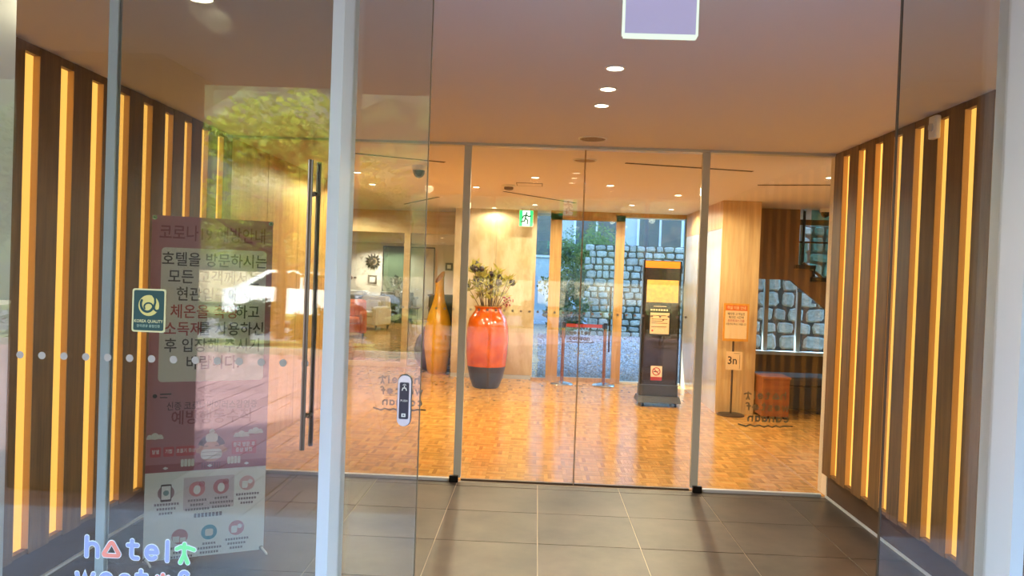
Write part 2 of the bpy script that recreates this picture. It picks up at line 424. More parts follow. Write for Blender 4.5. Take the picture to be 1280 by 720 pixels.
for ch, x in (('h', 0), ('t', 400), ('e', 570), ('l', 755)): LOGO['lettering'] += glyph(ch, x, 215)
LOGO['triangle_mark'].append(arc(258,78,16,16,210,330,4)+arc(314,168,14,14,-30,90,4)+arc(202,168,14,14,90,210,4)+[(258+16*math.cos(math.radians(210)), 78+16*math.sin(math.radians(210)))])
LOGO['figure_mark'] += [[(938,45),(938,50)], [(868,92),(905,72),(938,76),(972,74),(1028,92)], [(938,76),(938,140),(905,215)], [(938,140),(972,215)]]
for ch, x in (('w', -70), ('e', 150), ('s', 330), ('t', 490), ('f', 860)): LOGO['lettering'] += glyph(ch, x, 490)
for k in range(8):
    a = 2*PI*k/8; LOGO['sun_mark'].append([(745+28*math.cos(a), 410+28*math.sin(a)), (745+72*math.cos(a), 410+72*math.sin(a))])
LOGO['sun_mark'].append(arc(745, 410, 34, 34, 0, 360, 12))
for k, ch in enumerate('canaan'): LOGO['lettering'] += glyph(ch, -70+k*172, 765)
LOGO['wave_line'].append([(-160,850),(60,850),(130,880),(230,845),(320,885),(420,850),(520,890),(640,850),(740,880),(860,850),(960,890),(1140,840)])
def logo(parent, origin, mirror, mats, outline=None, s=1.0, nd=(0, -1, 0), bold=19):
    fr = frame(origin, (-1 if mirror else 1, 0, 0), (0, 0, -1), nd); k = LU*s; par = parent
    for nm, strokes in LOGO.items():
        if outline:
            ob = MB()
            for n_, q in enumerate(strokes): ob.stroke(fr, [(a*k, b*k) for a, b in q], 25*k, .0006+.0003*(n_ % 3))
            ob.build('logo_outline', outline, parent)
        lb = MB()
        for n_, q in enumerate(strokes): lb.stroke(fr, [(a*k, b*k) for a, b in q], (18 if outline else bold)*k, .0018+.0003*(n_ % 3))
        lb.build({'lettering': 'logo_lettering'}.get(nm, 'logo_'+nm), mats.get(nm, mats['lettering']), parent)
lg_blue = mat('logo_blue', (150, 160, 205), .5); lg_coral = mat('logo_coral', (232, 140, 125), .5); lg_green = mat('logo_green', (130, 220, 150), .5)
lg_white = mat('logo_white', (240, 245, 250), .5); lg_grey = mat('logo_grey', (140, 126, 96), .6); lg_dark = mat('logo_dark', (14, 13, 12), .7)
col_logo = {'lettering': lg_blue, 'triangle_mark': lg_coral, 'sun_mark': lg_coral, 'figure_mark': lg_green}
m_dot = mat('frosted_dot', (168, 160, 154), .6)

# --- swing door pane beside the sliding doors
yp = YO+.03
xa, xb = PY(12, 360, YO+.17).x, JL-.032
sw = sroot('door_1', 'reflective glass swing door with green quality sticker and long dark pull bars', 'door', ((xa+xb)/2, yp, 0))
MB().box(xa, xb, yp, yp+.012, .012, H).build('glass_pane', g_out, sw)
for x in [25+27.4*k for k in range(14)]:
    p = PY(x, 443.5+(x-25)*.031, yp-.001)
    MB().disc(frame((p.x, yp-.001, p.z)), 0, 0, .0105).build('safety_dot', m_dot, sw)
for dy, ytop, ybot, side in ((-.035, 200, 563, -1), (.047, 203, 557, 1)):
    a = PY(384 if side < 0 else 391, 380, yp+dy); zt = PY(395, ytop, yp+dy).z; zb = PY(384, ybot, yp+dy).z; hx = -.622
    hb = MB().tube([(hx, yp+dy, zb), (hx, yp+dy, zt)], .0068, 12).build('pull_bar', m_bronze, sw, smooth=True)
    for zz in (zb+.09, zt-.09):
        MB().tube([(hx, yp+dy, zz), (hx, yp+(0 if side < 0 else .012), zz)], .006, 8).build('standoff', m_bronze, hb, smooth=True)
p = PY(106, 668, yp); logo(sw, (p.x, yp-.001, p.z), False, col_logo, lg_white)
# quality sticker
p0, p1 = PY(166.5, 360, yp), PY(209.5, 416, yp)
sw_, sh_ = .094, .120; fs = frame((p0.x, yp-.002, p1.z+.0), (1, 0, .0), (0, 0, 1))
def rrect(x0, x1, y0, y1, r, n=4):
    P = []
    for cx, cy, a in ((x1-r, y0+r, -90), (x1-r, y1-r, 0), (x0+r, y1-r, 90), (x0+r, y0+r, 180)):
        P += [(cx+r*math.cos(math.radians(a+90*i/n)), cy+r*math.sin(math.radians(a+90*i/n))) for i in range(n+1)]
    return P
m_cream = mat('sticker_cream', (214, 210, 160), .5); m_sgreen = mat('sticker_green', (14, 66, 66), .4)
st = MB().prism(fs, rrect(0, sw_, 0, sh_, .007), .0008).build('sticker', m_cream, sw)
MB().flat(fs, rrect(.0045, sw_-.0045, .0045, sh_-.0045, .005), .0012).build('sticker_field', m_sgreen, st)
ex, ey, er = sw_*.5, sh_*.615, .029
MB().disc(fs, ex, ey, er, .0015, 28).build('emblem', mat('emblem_gold', (214, 200, 120), .5), st)
eb = MB(); eb.stroke(fs, [(ex+.000+a*er, ey+b*er) for a, b in ([(.33,1.05),(.58,.72),(.62,.3),(.5,-.1)] + [(.25+.72*math.cos(math.radians(t))-.3, -.05+.45*math.sin(math.radians(t))) for t in range(60, -40, -20)])][:4], .0030, .0018)
eb.stroke(fs, [(ex+er*(-.15+.62*math.cos(math.radians(t))), ey+er*(.12+.72*math.sin(math.radians(t)))) for t in range(150, 331, 15)], .0034, .0019)
eb.stroke(fs, [(ex+er*(-.02+.42*math.cos(math.radians(t))), ey+er*(-.12+.36*math.sin(math.radians(t)))) for t in range(0, 211, 15)], .0022, .0020)
eb.stroke(fs, [(ex+a*er, ey+b*er) for a, b in ((.5,.0),(.55,-.35),(.75,-.5),(.95,-.42))], .0026, .0021)
eb.build('emblem_swirl', m_sgreen, st)
MB().text(fs, 'KOREA QUALITY', sw_/2, .030, .0115, .0016, .92).build('lettering', m_cream, st)
MB().text(fs, '한국관광 품질인증', sw_/2, .0165, .0085, .0016, 1.02).build('lettering', mat('sticker_pale', (150, 175, 160), .5), st)

# --- jambs of the automatic door
def jamb(n, x0, x1, label):
    o = MB().box(x0, x1, YO, YO+.17, 0, H+.02).build('trim_%d' % n, m_alu); struct(o, label, 'door frame')
jamb(1, JL-.032, JL, 'white metal door jamb beside the dark pull bars')
jamb(2, JR, JR+.034, 'white metal door jamb beside the sensor wall slats')
jamb(3, xa-.06, xa, 'white metal door jamb at the hinge edge of the swing door')
struct(MB().box(-1.6, 2.22, YO+.075, YO+.17, H-.03, H+.02).build('trim_4', m_alu), 'slim metal header rail above the entrance doors', 'door frame')
# --- sliding leaves, open
lx0, lx1 = PY(140, 360, YL).x, PY(529, 360, YL).x
dl = sroot('door_2', 'open sliding glass leaf carrying the push switch', 'door', ((lx0+lx1)/2, YL, 0))
MB().box(lx0, lx1, YL, YL+.012, .01, H-.03).build('glass_pane', g_out, dl)
MB().box(lx1, lx1+.002, YL, YL+.012, .01, H-.03).build('edge_seal', mat('glass_edge', (96, 84, 66), .4), dl)
MB().box(lx0-.026, lx0, YL-.006, YL+.018, .01, H-.03).build('stile', m_alu, dl)
rx0 = PY(1114, 360, YL).x
drr = sroot('door_3', 'open sliding glass leaf in front of the sensor wall', 'door', (rx0+.5, YL, 0))
MB().box(rx0, rx0+.93, YL, YL+.012, .01, H-.03).build('glass_pane', g_out, drr)
MB().box(rx0-.003, rx0, YL, YL+.012, .01, H-.03).build('edge_seal', mat('glass_edge_dark', (50, 42, 34), .4), drr)
# fixed pane past the other jamb
fx = sroot('window_1', 'fixed glass pane beside the sensor wall entrance jamb', 'window', (1.75, yp, 0))
MB().box(JR+.034, 2.22, yp, yp+.012, .012, H).build('glass_pane', g_out, fx)
logo(fx, (1.46, yp-.001, .99), False, col_logo, lg_white)
# push switch
ps = PY(506, 500, YL); fp = frame((ps.x, YL, ps.z))
sw2 = MB()
def capsule(w_, h_, n=8): return [(w_*math.cos(t), h_-w_+w_*math.sin(t)) for t in [PI*i/n for i in range(n+1)]] + [(-w_*math.cos(t), -h_+w_-w_*math.sin(t)) for t in [PI*i/n for i in range(n+1)]]
sw2.prism(fp, capsule(.0185, .0725), .014); pb = sw2.build('push_switch', mat('switch_shell', (205, 212, 225), .25, metal=.4), dl)
MB().prism(fp, capsule(.0205, .0745), .006).build('switch_rim', mat('switch_rim', (70, 74, 80), .4), pb)
MB().flat(fp, rrect(-.0135, .0135, -.052, .052, .004), .0146).build('switch_face', mat('switch_navy', (38, 44, 66), .3), pb)
ic = MB().text(fp, 'PUSH', 0, 0, .0085, .0150)
ic.stroke(fp, [(-.006,.030),(-.004,.036),(.004,.036),(.006,.030)], .0016, .0150).stroke(fp, [(0,.036),(0,.043)], .0014, .0150).ring(fp, 0, .043, .0035, .005, .0150, 10, 0, PI)
ic.rect(fp, -.006, .006, -.046, -.036, .0150); ic.build('lettering', m_white, pb)
MB().flat(fp, [(-.002,-.044),(.003,-.041),(-.002,-.038)], .0153).build('switch_mark', mat('switch_navy', ()), pb)

# --- hanging exit sign in the doorway (seen from its back)
m_exg = emitter('exit_green', (20, 190, 96), 2.4); m_exw = emitter('exit_white', (225, 250, 232), 2.4); m_exd = emitter('exit_dark_green', (10, 110, 60), .5)
def running_man(mb, fr, s):
    mb.disc(fr, .02*s, .34*s, .065*s, .001)
    for q in ([(.0,.24),(-.06,.02)], [(-.06,.02),(.10,-.12),(.08,-.36)], [(-.06,.02),(-.10,-.18),(-.30,-.22)], [(.0,.22),(-.18,.14),(-.24,.0)], [(.0,.22),(.16,.12),(.28,.16)]):
        mb.stroke(fr, [(a*s, b*s) for a, b in q], .045*s, .001)
    return mb
def exit_sign(loc, wd, ht, faces, label, back):
    t = thing('exit_sign', label, 'sign', (loc[0], loc[1], loc[2]))
    x, y, z = loc
    MB().bbox(x-wd/2, x+wd/2, y-.009, y+.009, z, z+ht, .002).build('sign_body', back, t)
    for nd in faces:
        fr = frame((x, y+nd*.0095, z+ht/2), (-nd, 0, 0), (0, 0, 1), (0, nd, 0))
        MB().rect(fr, -wd*.48, wd*.48, -ht*.48, ht*.48).build('sign_face', m_exg, t)
        MB().rect(fr, -wd*.26, wd*.26, -ht*.46, ht*.46, .0005).build('door_symbol', m_exw, t)
        running_man(MB(), frame(fr(0, 0, .0006), (-nd, 0, 0), (0, 0, 1), (0, nd, 0)), ht*.95).build('running_figure', m_exd, t)
    MB().tube([(x-wd*.3, y, z+ht-.004), (x-wd*.3, y, H-.002)], .004).build('hanger', m_steel, t)
    MB().tube([(x+wd*.3, y, z+ht-.004), (x+wd*.3, y, H-.002)], .004).build('hanger', m_steel, t)
    return t
ye = 2.40
q0, q1 = PY(779, 44, ye), PY(870, 47, ye)
es = exit_sign(((q0.x+q1.x)/2, ye, (q0.z+q1.z)/2), q1.x-q0.x, .205, (1,), 'hanging exit sign with a plain lavender back above the doorway', mat('acrylic_lavender', (176, 172, 206), .3, emit=(165, 160, 200), es=.34))
zb = (q0.z+q1.z)/2
ed = MB().box(q0.x, q1.x, ye-.011, ye+.011, zb-.006, zb+.004)
ed.box(q0.x-.004, q0.x+.003, ye-.011, ye+.011, zb, zb+.2).box(q1.x-.003, q1.x+.004, ye-.011, ye+.011, zb, zb+.2)
ed.build('lit_edge', emitter('sign_edge', (225, 245, 225), 1.0), es)

# ================================================================== INNER PARTITION
def ipx(x, y=360): return PY(x, y, YI).x
pL, pR, seam = ipx(579.5), ipx(876.5), ipx(726)
dark_logo = {'lettering': lg_grey}
def dots(parent, x0, x1, y):
    d = MB(); x = x0
    while x < x1: d.disc(frame((x, y-.001, 1.29)), 0, 0, .0095, 0, 10); x += .063
    o = d.build('safety_dots', m_dot, parent); o['kind'] = 'stuff'
w1 = sroot('window_2', 'fixed glass pane of the inner partition meeting the wall by the health notice', 'window', ((XL+pL)/2, YI, 0))
MB().box(XL, pL-.02, YI-.006, YI+.006, .012, H-.015).build('glass_pane', g_in, w1)
MB().box(pL-.027, pL+.027, YI-.02, YI+.02, .03, H-.02).build('stile', m_alug, w1)
MB().box(XL, pL-.04, YI-.02, YI+.02, 0, .022).build('bottom_rail', m_alu, w1)
MB().bbox(pL-.055, pL+.012, YI-.055, YI-.02, 0, .05, .004).build('floor_guide', m_black, w1)
dots(w1, -1.0, pL-.05, YI-.006)
p = PY(525, 470, YI); logo(w1, (p.x, YI+.0075, p.z), True, dark_logo, nd=(0, 1, 0))
w2 = sroot('window_3', 'fixed glass pane of the inner partition meeting the sensor wall', 'window', ((XR+pR)/2, YI, 0))
MB().box(pR+.02, XR, YI-.006, YI+.006, .012, H-.015).build('glass_pane', g_in, w2)
MB().box(pR-.027, pR+.027, YI-.02, YI+.02, .03, H-.02).build('stile', m_alug, w2)
MB().box(pR+.04, XR, YI-.02, YI+.02, 0, .022).build('bottom_rail', m_alu, w2)
MB().bbox(pR-.012, pR+.055, YI-.055, YI-.02, 0, .05, .004).build('floor_guide', m_black, w2)
p = PY(984, 490, YI); logo(w2, (p.x, YI+.0075, p.z), True, dark_logo, nd=(0, 1, 0))
for n, (a, b) in ((4, (pL+.027, seam-.003)), (5, (seam+.003, pR-.027))):
    d_ = sroot('door_%d' % n, ['closed inner sliding glass leaf in front of the orange vase', 'closed inner sliding glass leaf in front of the display stand'][n-4], 'door', ((a+b)/2, YI+.03, 0))
    MB().box(a, b, YI+.024, YI+.036, .01, H-.02).build('glass_pane', g_in, d_)
    e = b if n == 4 else a
    MB().box(e-.002, e+.002, YI+.022, YI+.038, .01, H-.02).build('edge_seal', mat('edge_amber', (150, 120, 80), .4), d_)
    MB().box(a, b, YI+.015, YI+.045, 0, .012).build('floor_channel', m_bronze, d_)
    dots(d_, a+.03, b-.03, YI+.024)
struct(MB().box(XL, XR, YI-.03, YI+.05, H-.018, H).build('trim_5', m_alug), 'slim grey ceiling track of the inner glass partition', 'trim')

# ================================================================== REAR GLAZING AND LOUNGE SCREEN
def rpx(x): return PY(x, 380, YR).x
g0, g1, g2, g3 = rpx(668), rpx(692), rpx(772), rpx(857)
zt = H-.04
rw = sroot('window_4', 'narrow rear side window next to the veneer wall', 'window', ((g0+g1)/2, YR, 0))
MB().box(g0, g1-.06, YR, YR+.012, .03, zt).build('glass_pane', g_rear, rw)
MB().box(g0-.02, g1-.06, YR-.03, YR+.05, 0, .035).build('bottom_rail', m_frame, rw)
rd = sroot('door_6', 'oak framed rear glass door behind the red rope barrier', 'door', ((g1+g2)/2, YR, 0))
MB().box(g1-.085, g1+.085, YR-.05, YR+.06, 0, zt).build('post', m_frame, rd)
MB().box(g2-.065, g2+.065, YR-.05, YR+.06, 0, zt).build('post', m_frame, rd)
MB().box(g1-.085, g2+.065, YR-.05, YR+.06, zt-.09, H).build('head_rail', m_frame, rd)
MB().box(g1+.085, g2-.065, YR, YR+.012, .06, zt-.09).build('glass_pane', g_rear, rd)
MB().box(g1+.085, g2-.065, YR-.03, YR+.04, 0, .06).build('bottom_rail', m_frame, rd)
hz0, hz1 = PY(762, 440, YR).z, PY(762, 358, YR).z
MB().tube([(g2-.11, YR-.045, hz0), (g2-.11, YR-.045, hz1)], .016, 10).build('pull_bar', m_black, rd, smooth=True)
MB().box(g2-.115, g2-.105, YR-.045, YR, hz1-.1, hz1-.08).build('standoff', m_black, rd)
p = PY(714, 405.5, YR); logo(rd, (p.x, YR-.002, p.z), False, {'lettering': lg_dark}, bold=26)
rw2 = sroot('window_5', 'large rear window behind the display stand', 'window', ((g2+g3)/2, YR, 0))
MB().box(g2+.065, g3-.03, YR, YR+.012, .03, zt-.02).build('glass_pane', g_rear, rw2)
MB().box(g3-.05, g3, YR-.04, YR+.05, 0, zt).build('frame_post', m_black, rw2)
MB().box(g2+.065, g3, YR-.04, YR+.05, zt-.02, H).build('head_rail', m_frame, rw2)
MB().box(g2+.065, g3, YR-.04, YR+.05, 0, .03).build('bottom_rail', m_alu, rw2)
# lounge screen
YS = 12.9
def spx(x): return PY(x, 370, YS).x
s0, s1, s2 = -7.4, spx(508), x0
zh0 = PY(470, 290, YS).z
sc = sroot('window_6', 'glazed oak screen between lobby and lounge behind the yellow vase', 'window', ((s1-1.2), YS, 0))
m_cream_oak = mat('cream_oak', (236, 206, 156), .4, rgb2=(222, 188, 136), scale=3, stretch=(.4, 5, 5))
MB().box(s0, s2+.1, YS-.06, YS+.1, zh0, H).build('header', m_cream_oak, sc)
MB().box(s1-.055, s1+.045, YS-.05, YS+.05, 0, zh0).build('post', m_cream_oak, sc)
MB().box(s1-2.2, s1-2.1, YS-.05, YS+.05, 0, zh0).build('post', m_cream_oak, sc)
MB().box(s0, s1-.055, YS-.04, YS+.04, 0, .075).build('bottom_rail', m_cream_oak, sc)
MB().box(s1+.045, s2+.1, YS-.04, YS+.04, 0, .035).build('bottom_rail', m_cream_oak, sc)
MB().box(s0, s1-.055, YS-.006, YS+.006, .075, zh0).build('glass_pane', g_in, sc)
MB().box(s1+.045, s2+.1, YS-.006, YS+.006, .035, zh0).build('glass_pane', g_in, sc)
# closing wall of the lobby side beyond the pillar, with window and stair
YW = 12.0
wx0, wx1 = PY(936, 400, YW).x, 6.4
z0w, z1w = PY(985, 442, YW).z, 2.45
m_brown = mat('brown_panel', (128, 92, 56), .6, rgb2=(112, 78, 46), scale=4, stretch=(4, 4, .4))
wb = MB().box(g3, cx0, YR, YR+.1, 0, H).box(cx1-.1, 7.5, YW, YW+.15, 0, z0w).box(cx1-.1, 7.5, YW, YW+.15, z1w, H).box(cx1-.1, wx0, YW, YW+.15, z0w, z1w).box(wx1, 7.5, YW, YW+.15, z0w, z1w)
struct(wb.build('wall_rear', m_brown), 'brown panelled rear wall below the stair window', 'wall')
sw6 = sroot('window_7', 'grey framed window beside the stairs looking onto the stone wall', 'window', ((wx0+wx1)/2, YW, z0w))
MB().box(wx0, wx1, YW+.06, YW+.07, z0w+.03, z1w).build('glass_pane', g_rear, sw6)
MB().box(wx0-.03, wx1+.03, YW-.06, YW+.1, z0w-.02, z0w+.03).build('sill', m_alu, sw6)
for px in (958, 999, 1040):
    x = PY(px, 400, YW).x; MB().box(x-.03, x+.03, YW+.02, YW+.1, z0w+.03, z1w).build('mullion', m_alug, sw6)
for x in (5.3,): MB().box(x-.03, x+.03, YW+.02, YW+.1, z0w+.03, z1w).build('mullion', m_alug, sw6)

# ================================================================== THINGS IN THE VESTIBULE
# --- health notice on an X stand: 0.6 x 1.8 m sheet, turned a little
bl, br = PZ(178, 707, .004), PZ(329, 690, .004)
bl = Vector((bl.x, bl.y, 0)); br = Vector((br.x, br.y, 0))
bd = (br-bl).normalized(); bn = Vector((bd.y, -bd.x, 0)); BW = (br-bl).length; BH = BW*3.0
bh_l = PY(179, 268, bl.y).z
BH = bh_l
bt = thing('banner_stand', 'tall pink and white printed health notice hung on an X stand', 'banner', tuple((bl+br)/2))
fb = frame(tuple(bl), tuple(bd), (0, 0, 1), tuple(bn))
def S(s): return s*BW
def T(t): return BH*(1-t)
m_pink = mat('print_pink', (184, 124, 132), .35); m_pale = mat('print_pale', (226, 226, 224), .35); m_wht = mat('print_white', (236, 240, 244), .35)
m_ink = mat('print_ink', (44, 40, 42), .5); m_red = mat('print_red', (170, 48, 56), .5); m_maroon = mat('print_maroon', (132, 48, 58), .5)
m_mauve = mat('print_mauve', (158, 84, 92), .5); m_tag = mat('print_tag', (196, 82, 92), .5); m_skin = mat('print_skin', (226, 176, 158), .5)
sh = MB().prism(fb, [(0, .02), (BW, .02), (BW, BH), (0, BH)], -.0015).build('sheet', m_wht, bt)
MB().rect(fb, 0, BW, T(.735), BH, .0005).build('pink_field', m_pink, sh)
MB().flat(fb, rrect(S(.08), S(.95), T(.475), T(.09), .02), .001).build('text_panel', m_pale, sh)
MB().text(fb, '코로나19 예방안내', S(.5), T(.05), .088, .001, .78).build('heading', m_maroon, sh)
for s, t in (('호텔을 방문하시는', .125), ('모든 고객께서는', .175), ('현관입구에서', .225), ('후 입장해 주시기', .373), ('바랍니다.', .423)):
    MB().text(fb, s, S(.52), T(t), .078, .0015, .88).build('lettering', m_ink, sh)
MB().text(fb, '하고', S(.80), T(.275), .078, .0015, .88).build('lettering', m_ink, sh); MB().text(fb, '를 사용하신', S(.67), T(.325), .078, .0015, .88).build('lettering', m_ink, sh)
MB().text(fb, '체온을 측정', S(.44), T(.275), .078, .0015, .88).build('lettering', m_red, sh); MB().text(fb, '소독제', S(.27), T(.325), .078, .0015, .88).build('lettering', m_red, sh)
MB().text(fb, '신종 코로나바이러스감염증', S(.53), T(.547), .047, .001, .85).build('lettering', mat('print_plum', (92, 44, 54), .5), sh)
MB().text(fb, '예방행동수칙', S(.53), T(.582), .080, .001, .92).build('heading', m_maroon, sh)
MB().disc(fb, S(.06), T(.515), .011, .001).rect(fb, S(.10), S(.19), T(.512), T(.508), .001).rect(fb, S(.10), S(.16), T(.521), T(.518), .001).build('crest_mark', m_ink, sh)
for s, t in ((.07, .635), (.90, .632), (.78, .640)):
    c = MB()
    for dx, r in ((-.025, .012), (0, .018), (.025, .012)): c.disc(fb, S(s)+dx, T(t)+r*.5, r, .001, 14)
    c.rect(fb, S(s)-.04, S(s)+.04, T(t)-.006, T(t)+.004, .0011); c.build('cloud', m_pale, sh)
for s0_, s1_, txt in ((.035, .12, '발열'), (.14, .225, '기침'), (.24, .40, '호흡기 증상')):
    MB().flat(fb, rrect(S(s0_), S(s1_), T(.690), T(.662), .006), .001).build('tag', m_tag, sh)
    MB().text(fb, txt, S((s0_+s1_)/2), T(.676), .024, .0015, .8).build('lettering', m_wht, sh)
MB().flat(fb, rrect(S(.70), S(.91), T(.695), T(.655), .006), .001).build('tag', m_tag, sh)
MB().text(fb, '중국 방문 후', S(.805), T(.667), .026, .0015, .85).build('lettering', m_wht, sh); MB().text(fb, '증상 발현', S(.805), T(.683), .026, .0015, .85).build('lettering', m_wht, sh)
# plain drawing of a person in a face mask behind a counter
cx_, cy_ = S(.53), T(.675)
MB().disc(fb, cx_, cy_, .062, .001, 24, .068).disc(fb, cx_-.064, cy_-.005, .014, .001).disc(fb, cx_+.064, cy_-.005, .014, .001).build('drawn_face', m_skin, sh)
MB().ring(fb, cx_, cy_+.006, .040, .070, .0013, 20, math.radians(15), math.radians(165)).build('drawn_hair', m_ink, sh)
MB().flat(fb, rrect(cx_-.030, cx_+.030, cy_+.038, cy_+.082, .014), .0017).disc(fb, cx_, cy_+.092, .014, .0018).build('drawn_ice_pack', m_pale, sh)
MB().flat(fb, rrect(cx_-.052, cx_+.052, cy_-.052, cy_+.0, .018), .0017).build('drawn_mask', m_wht, sh)
MB().rect(fb, cx_-.05, cx_+.05, cy_-.100, cy_-.066, .0014).build('drawn_collar', m_pale, sh)
ln = MB()
for k in range(8): ln.rect(fb, cx_-.045+k*.0125, cx_-.042+k*.0125, cy_-.098, cy_-.07, .0018)
for dy in (-.016, -.036): ln.rect(fb, cx_-.046, cx_+.046, cy_+dy, cy_+dy+.002, .0020)
ln.rect(fb, cx_-.042, cx_-.018, cy_+.014, cy_+.018, .0020).rect(fb, cx_+.018, cx_+.042, cy_+.014, cy_+.018, .0020); ln.build('drawn_line', m_ink, sh)
for sx_ in (-.115, .115):
    f_ = MB()
    for k in range(4): f_.flat(fb, rrect(cx_+sx_-.034+k*.017, cx_+sx_-.019+k*.017, T(.722), T(.700), .006), .0022)
    f_.build('drawn_hand', m_pale, sh)
MB().rect(fb, 0, BW, T(.735), T(.712), .0016).build('counter_band', m_mauve, sh)
for s in (.16, .52, .83): MB().flat(fb, [(S(s)-.014, T(.7235)), (S(s), T(.728)), (S(s)+.014, T(.7235)), (S(s), T(.719))], .0020).build('diamond_mark', m_wht, sh)
MB().flat(fb, rrect(S(.31), S(.73), T(.850), T(.755), .006), .0008).build('grey_panel', mat('print_grey', (206, 198, 204), .5), sh)
icons = [(.17, .795, (150, 120, 126)), (.42, .790, (206, 130, 134)), (.62, .788, (190, 120, 126)), (.84, .783, (214, 170, 174)), (.29, .925, (190, 128, 134)), (.53, .920, (62, 150, 176)), (.76, .915, (198, 130, 136))]
for k, (s, t, c) in enumerate(icons):
    ico = MB().disc(fb, S(s), T(t), .040, .0012, 24).build('icon', mat('icon_%d' % k, c, .5), sh)
    if k == 0:
        MB().flat(fb, rrect(S(s)-.026, S(s)+.026, T(t)-.045, T(t)+.045, .006), .0016).build('icon_phone', m_ink, sh)
        MB().rect(fb, S(s)-.022, S(s)+.022, T(t)-.034, T(t)+.036, .0019).build('icon_screen', m_wht, sh)
        MB().disc(fb, S(s), T(t), .014, .0022).build('icon_drop', mat('icon_teal', (110, 150, 156), .5), sh)
    elif k in (1, 2):
        MB().disc(fb, S(s), T(t)-.004, .018, .0016, 16, .024).build('icon_shape', m_wht, sh)
        MB().ring(fb, S(s)+.024, T(t)+.026, .010, .014, .0018, 16).stroke(fb, [(S(s)+.017, T(t)+.019), (S(s)+.031, T(t)+.033)], .002, .0018).build('icon_ban', m_red, sh)
    elif k == 5: MB().flat(fb, rrect(S(s)-.020, S(s)+.020, T(t)-.020, T(t)+.018, .01), .0016).build('icon_mask', m_pale, sh)
    elif k == 4:
        MB().rect(fb, S(s)-.034, S(s)-.002, T(t)-.030, T(t)+.002, .0016).rect(fb, S(s)+.002, S(s)+.030, T(t)-.030, T(t)-.006, .0016).build('icon_building', m_pale, sh)
    else:
        MB().flat(fb, rrect(S(s)-.026, S(s)+.004, T(t)-.026, T(t)+.012, .008), .0016).disc(fb, S(s)+.016, T(t)+.008, .012, .0016).build('icon_shape', m_wht, sh)
cap = MB()
for k, (s, t, c) in enumerate(icons):
    for q in range(3):
        wq = .055-.012*((k+q) % 3)
        x_ = S(s)-wq
        while x_ < S(s)+wq:                       # print too small to read: short dashes
            cap.rect(fb, x_, x_+.010, T(t+.033+q*.013)-.006, T(t+.033+q*.013)+.006, .0012); x_ += .0135
x_ = S(.40)
while x_ < S(.64): cap.rect(fb, x_, x_+.013, T(.868)-.011, T(.868)+.011, .0012); x_ += .018
cap.build('fine_print', mat('print_fine', (120, 112, 122), .5), sh)['kind'] = 'stuff'
# stand: upright, two lower arms with hook feet, two upper arms
fmid = fb(BW/2, BH*.52, -.03)
for x_, z_ in ((0.012, BH-.012), (BW-.012, BH-.012), (.012, .03), (BW-.012, .03)):
    MB().tube([fmid, fb(x_, z_, -.012), fb(x_, z_, .004)], .004, 8).build('stand_arm', m_black, bt, smooth=True)
    MB().prism(fb, [(x_+.012*math.cos(2*PI*i/12), z_+.012*math.sin(2*PI*i/12)) for i in range(12)], .003).build('eyelet', m_steel, bt)
for x_ in (.012, BW-.012):
    MB().tube([fb(x_, .034, .006), fb(x_+.02, .012, .03), fb(x_+.024, .0055, .045)], .0055, 8).build('foot_hook', m_white, bt, smooth=True)
MB().tube([fmid, fb(BW/2, .006, -.42)], .006, 8).build('rear_leg', m_black, bt, smooth=True)

# --- sensor box high on the slat wall
ps_ = PY(1157, 158, 4.45)
sb = thing('wall_sensor', 'small pale grey sensor box on the slats just under the ceiling', 'sensor', (XR, 4.45, 2.40))
MB().bbox(XR-.035, XR-.001, 4.405, 4.485, 2.385, 2.510, .008).build('housing', m_white, sb)
MB().tube([(XR-.034, 4.445, 2.447), (XR-.044, 4.445, 2.447)], .022, 16).build('lens', mat('lens_grey', (196, 194, 188), .3), sb, smooth=True)

# ================================================================== CEILING DEVICES
def downlight(x, y, watts, col, label, group, r=.038):
    p = PZ(x, y, H)
    t = thing('downlight', label, 'downlight', (p.x, p.y, H), 0, group)
    MB().lathe([(r, 0), (r*1.28, -.0005), (r*1.30, -.004), (r, -.005), (r*.98, -.001)], p.x, p.y, 20, H, False).build('trim_ring', m_white, t)
    MB().lathe([(.001, -.0015), (r, -.0015)], p.x, p.y, 20, H, False).build('lamp_disc', m_lamp, t)
    if watts:
        l = bpy.data.lights.new('downlight_beam', 'SPOT'); l.energy = watts; l.color = col; l.spot_size = math.radians(174 if col is WARM else 112); l.spot_blend = .35 if col is WARM else .7; l.shadow_soft_size = .05
        o = bpy.data.objects.new('downlight_beam', l); COL.objects.link(o); o.parent = t; o.location = (0, 0, -.03)
    return t
WARM = (1, .85, .55); NEUT = (1, .95, .94)
for x, y in ((446.7, 215.4), (465.6, 230.3), (595.5, 233.8), (669, 221.8), (618, 259.8), (668.6, 256), (763, 231.8), (847.8, 244), (839, 261.8), (790, 256.4), (1038, 222)):
    downlight(x, y, 88 if PZ(x, y, H).y < 10.7 else (24 if x < 640 else 52), WARM, 'small round recessed downlight glowing in the lobby ceiling', 'recessed downlights in the lobby ceiling')
for x, y, lb in ((769, 85, 'round white vestibule downlight next to the hanging exit sign'), (760, 111, 'round white vestibule downlight in the middle of the row of three'), (752, 131.6, 'round white vestibule downlight next to the speaker grille')):
    downlight(x, y, 90, NEUT, lb, 'vestibule downlights in a row', .038)
downlight(424, 254, 95, WARM, 'added round downlight out of view, brightening the oak lounge screen', 'recessed downlights in the lobby ceiling')  # unseen lamp, added to brighten the screen header and yellow vase
downlight(250, -3, 10, WARM, 'round amber downlight over the health notice', None, .045)
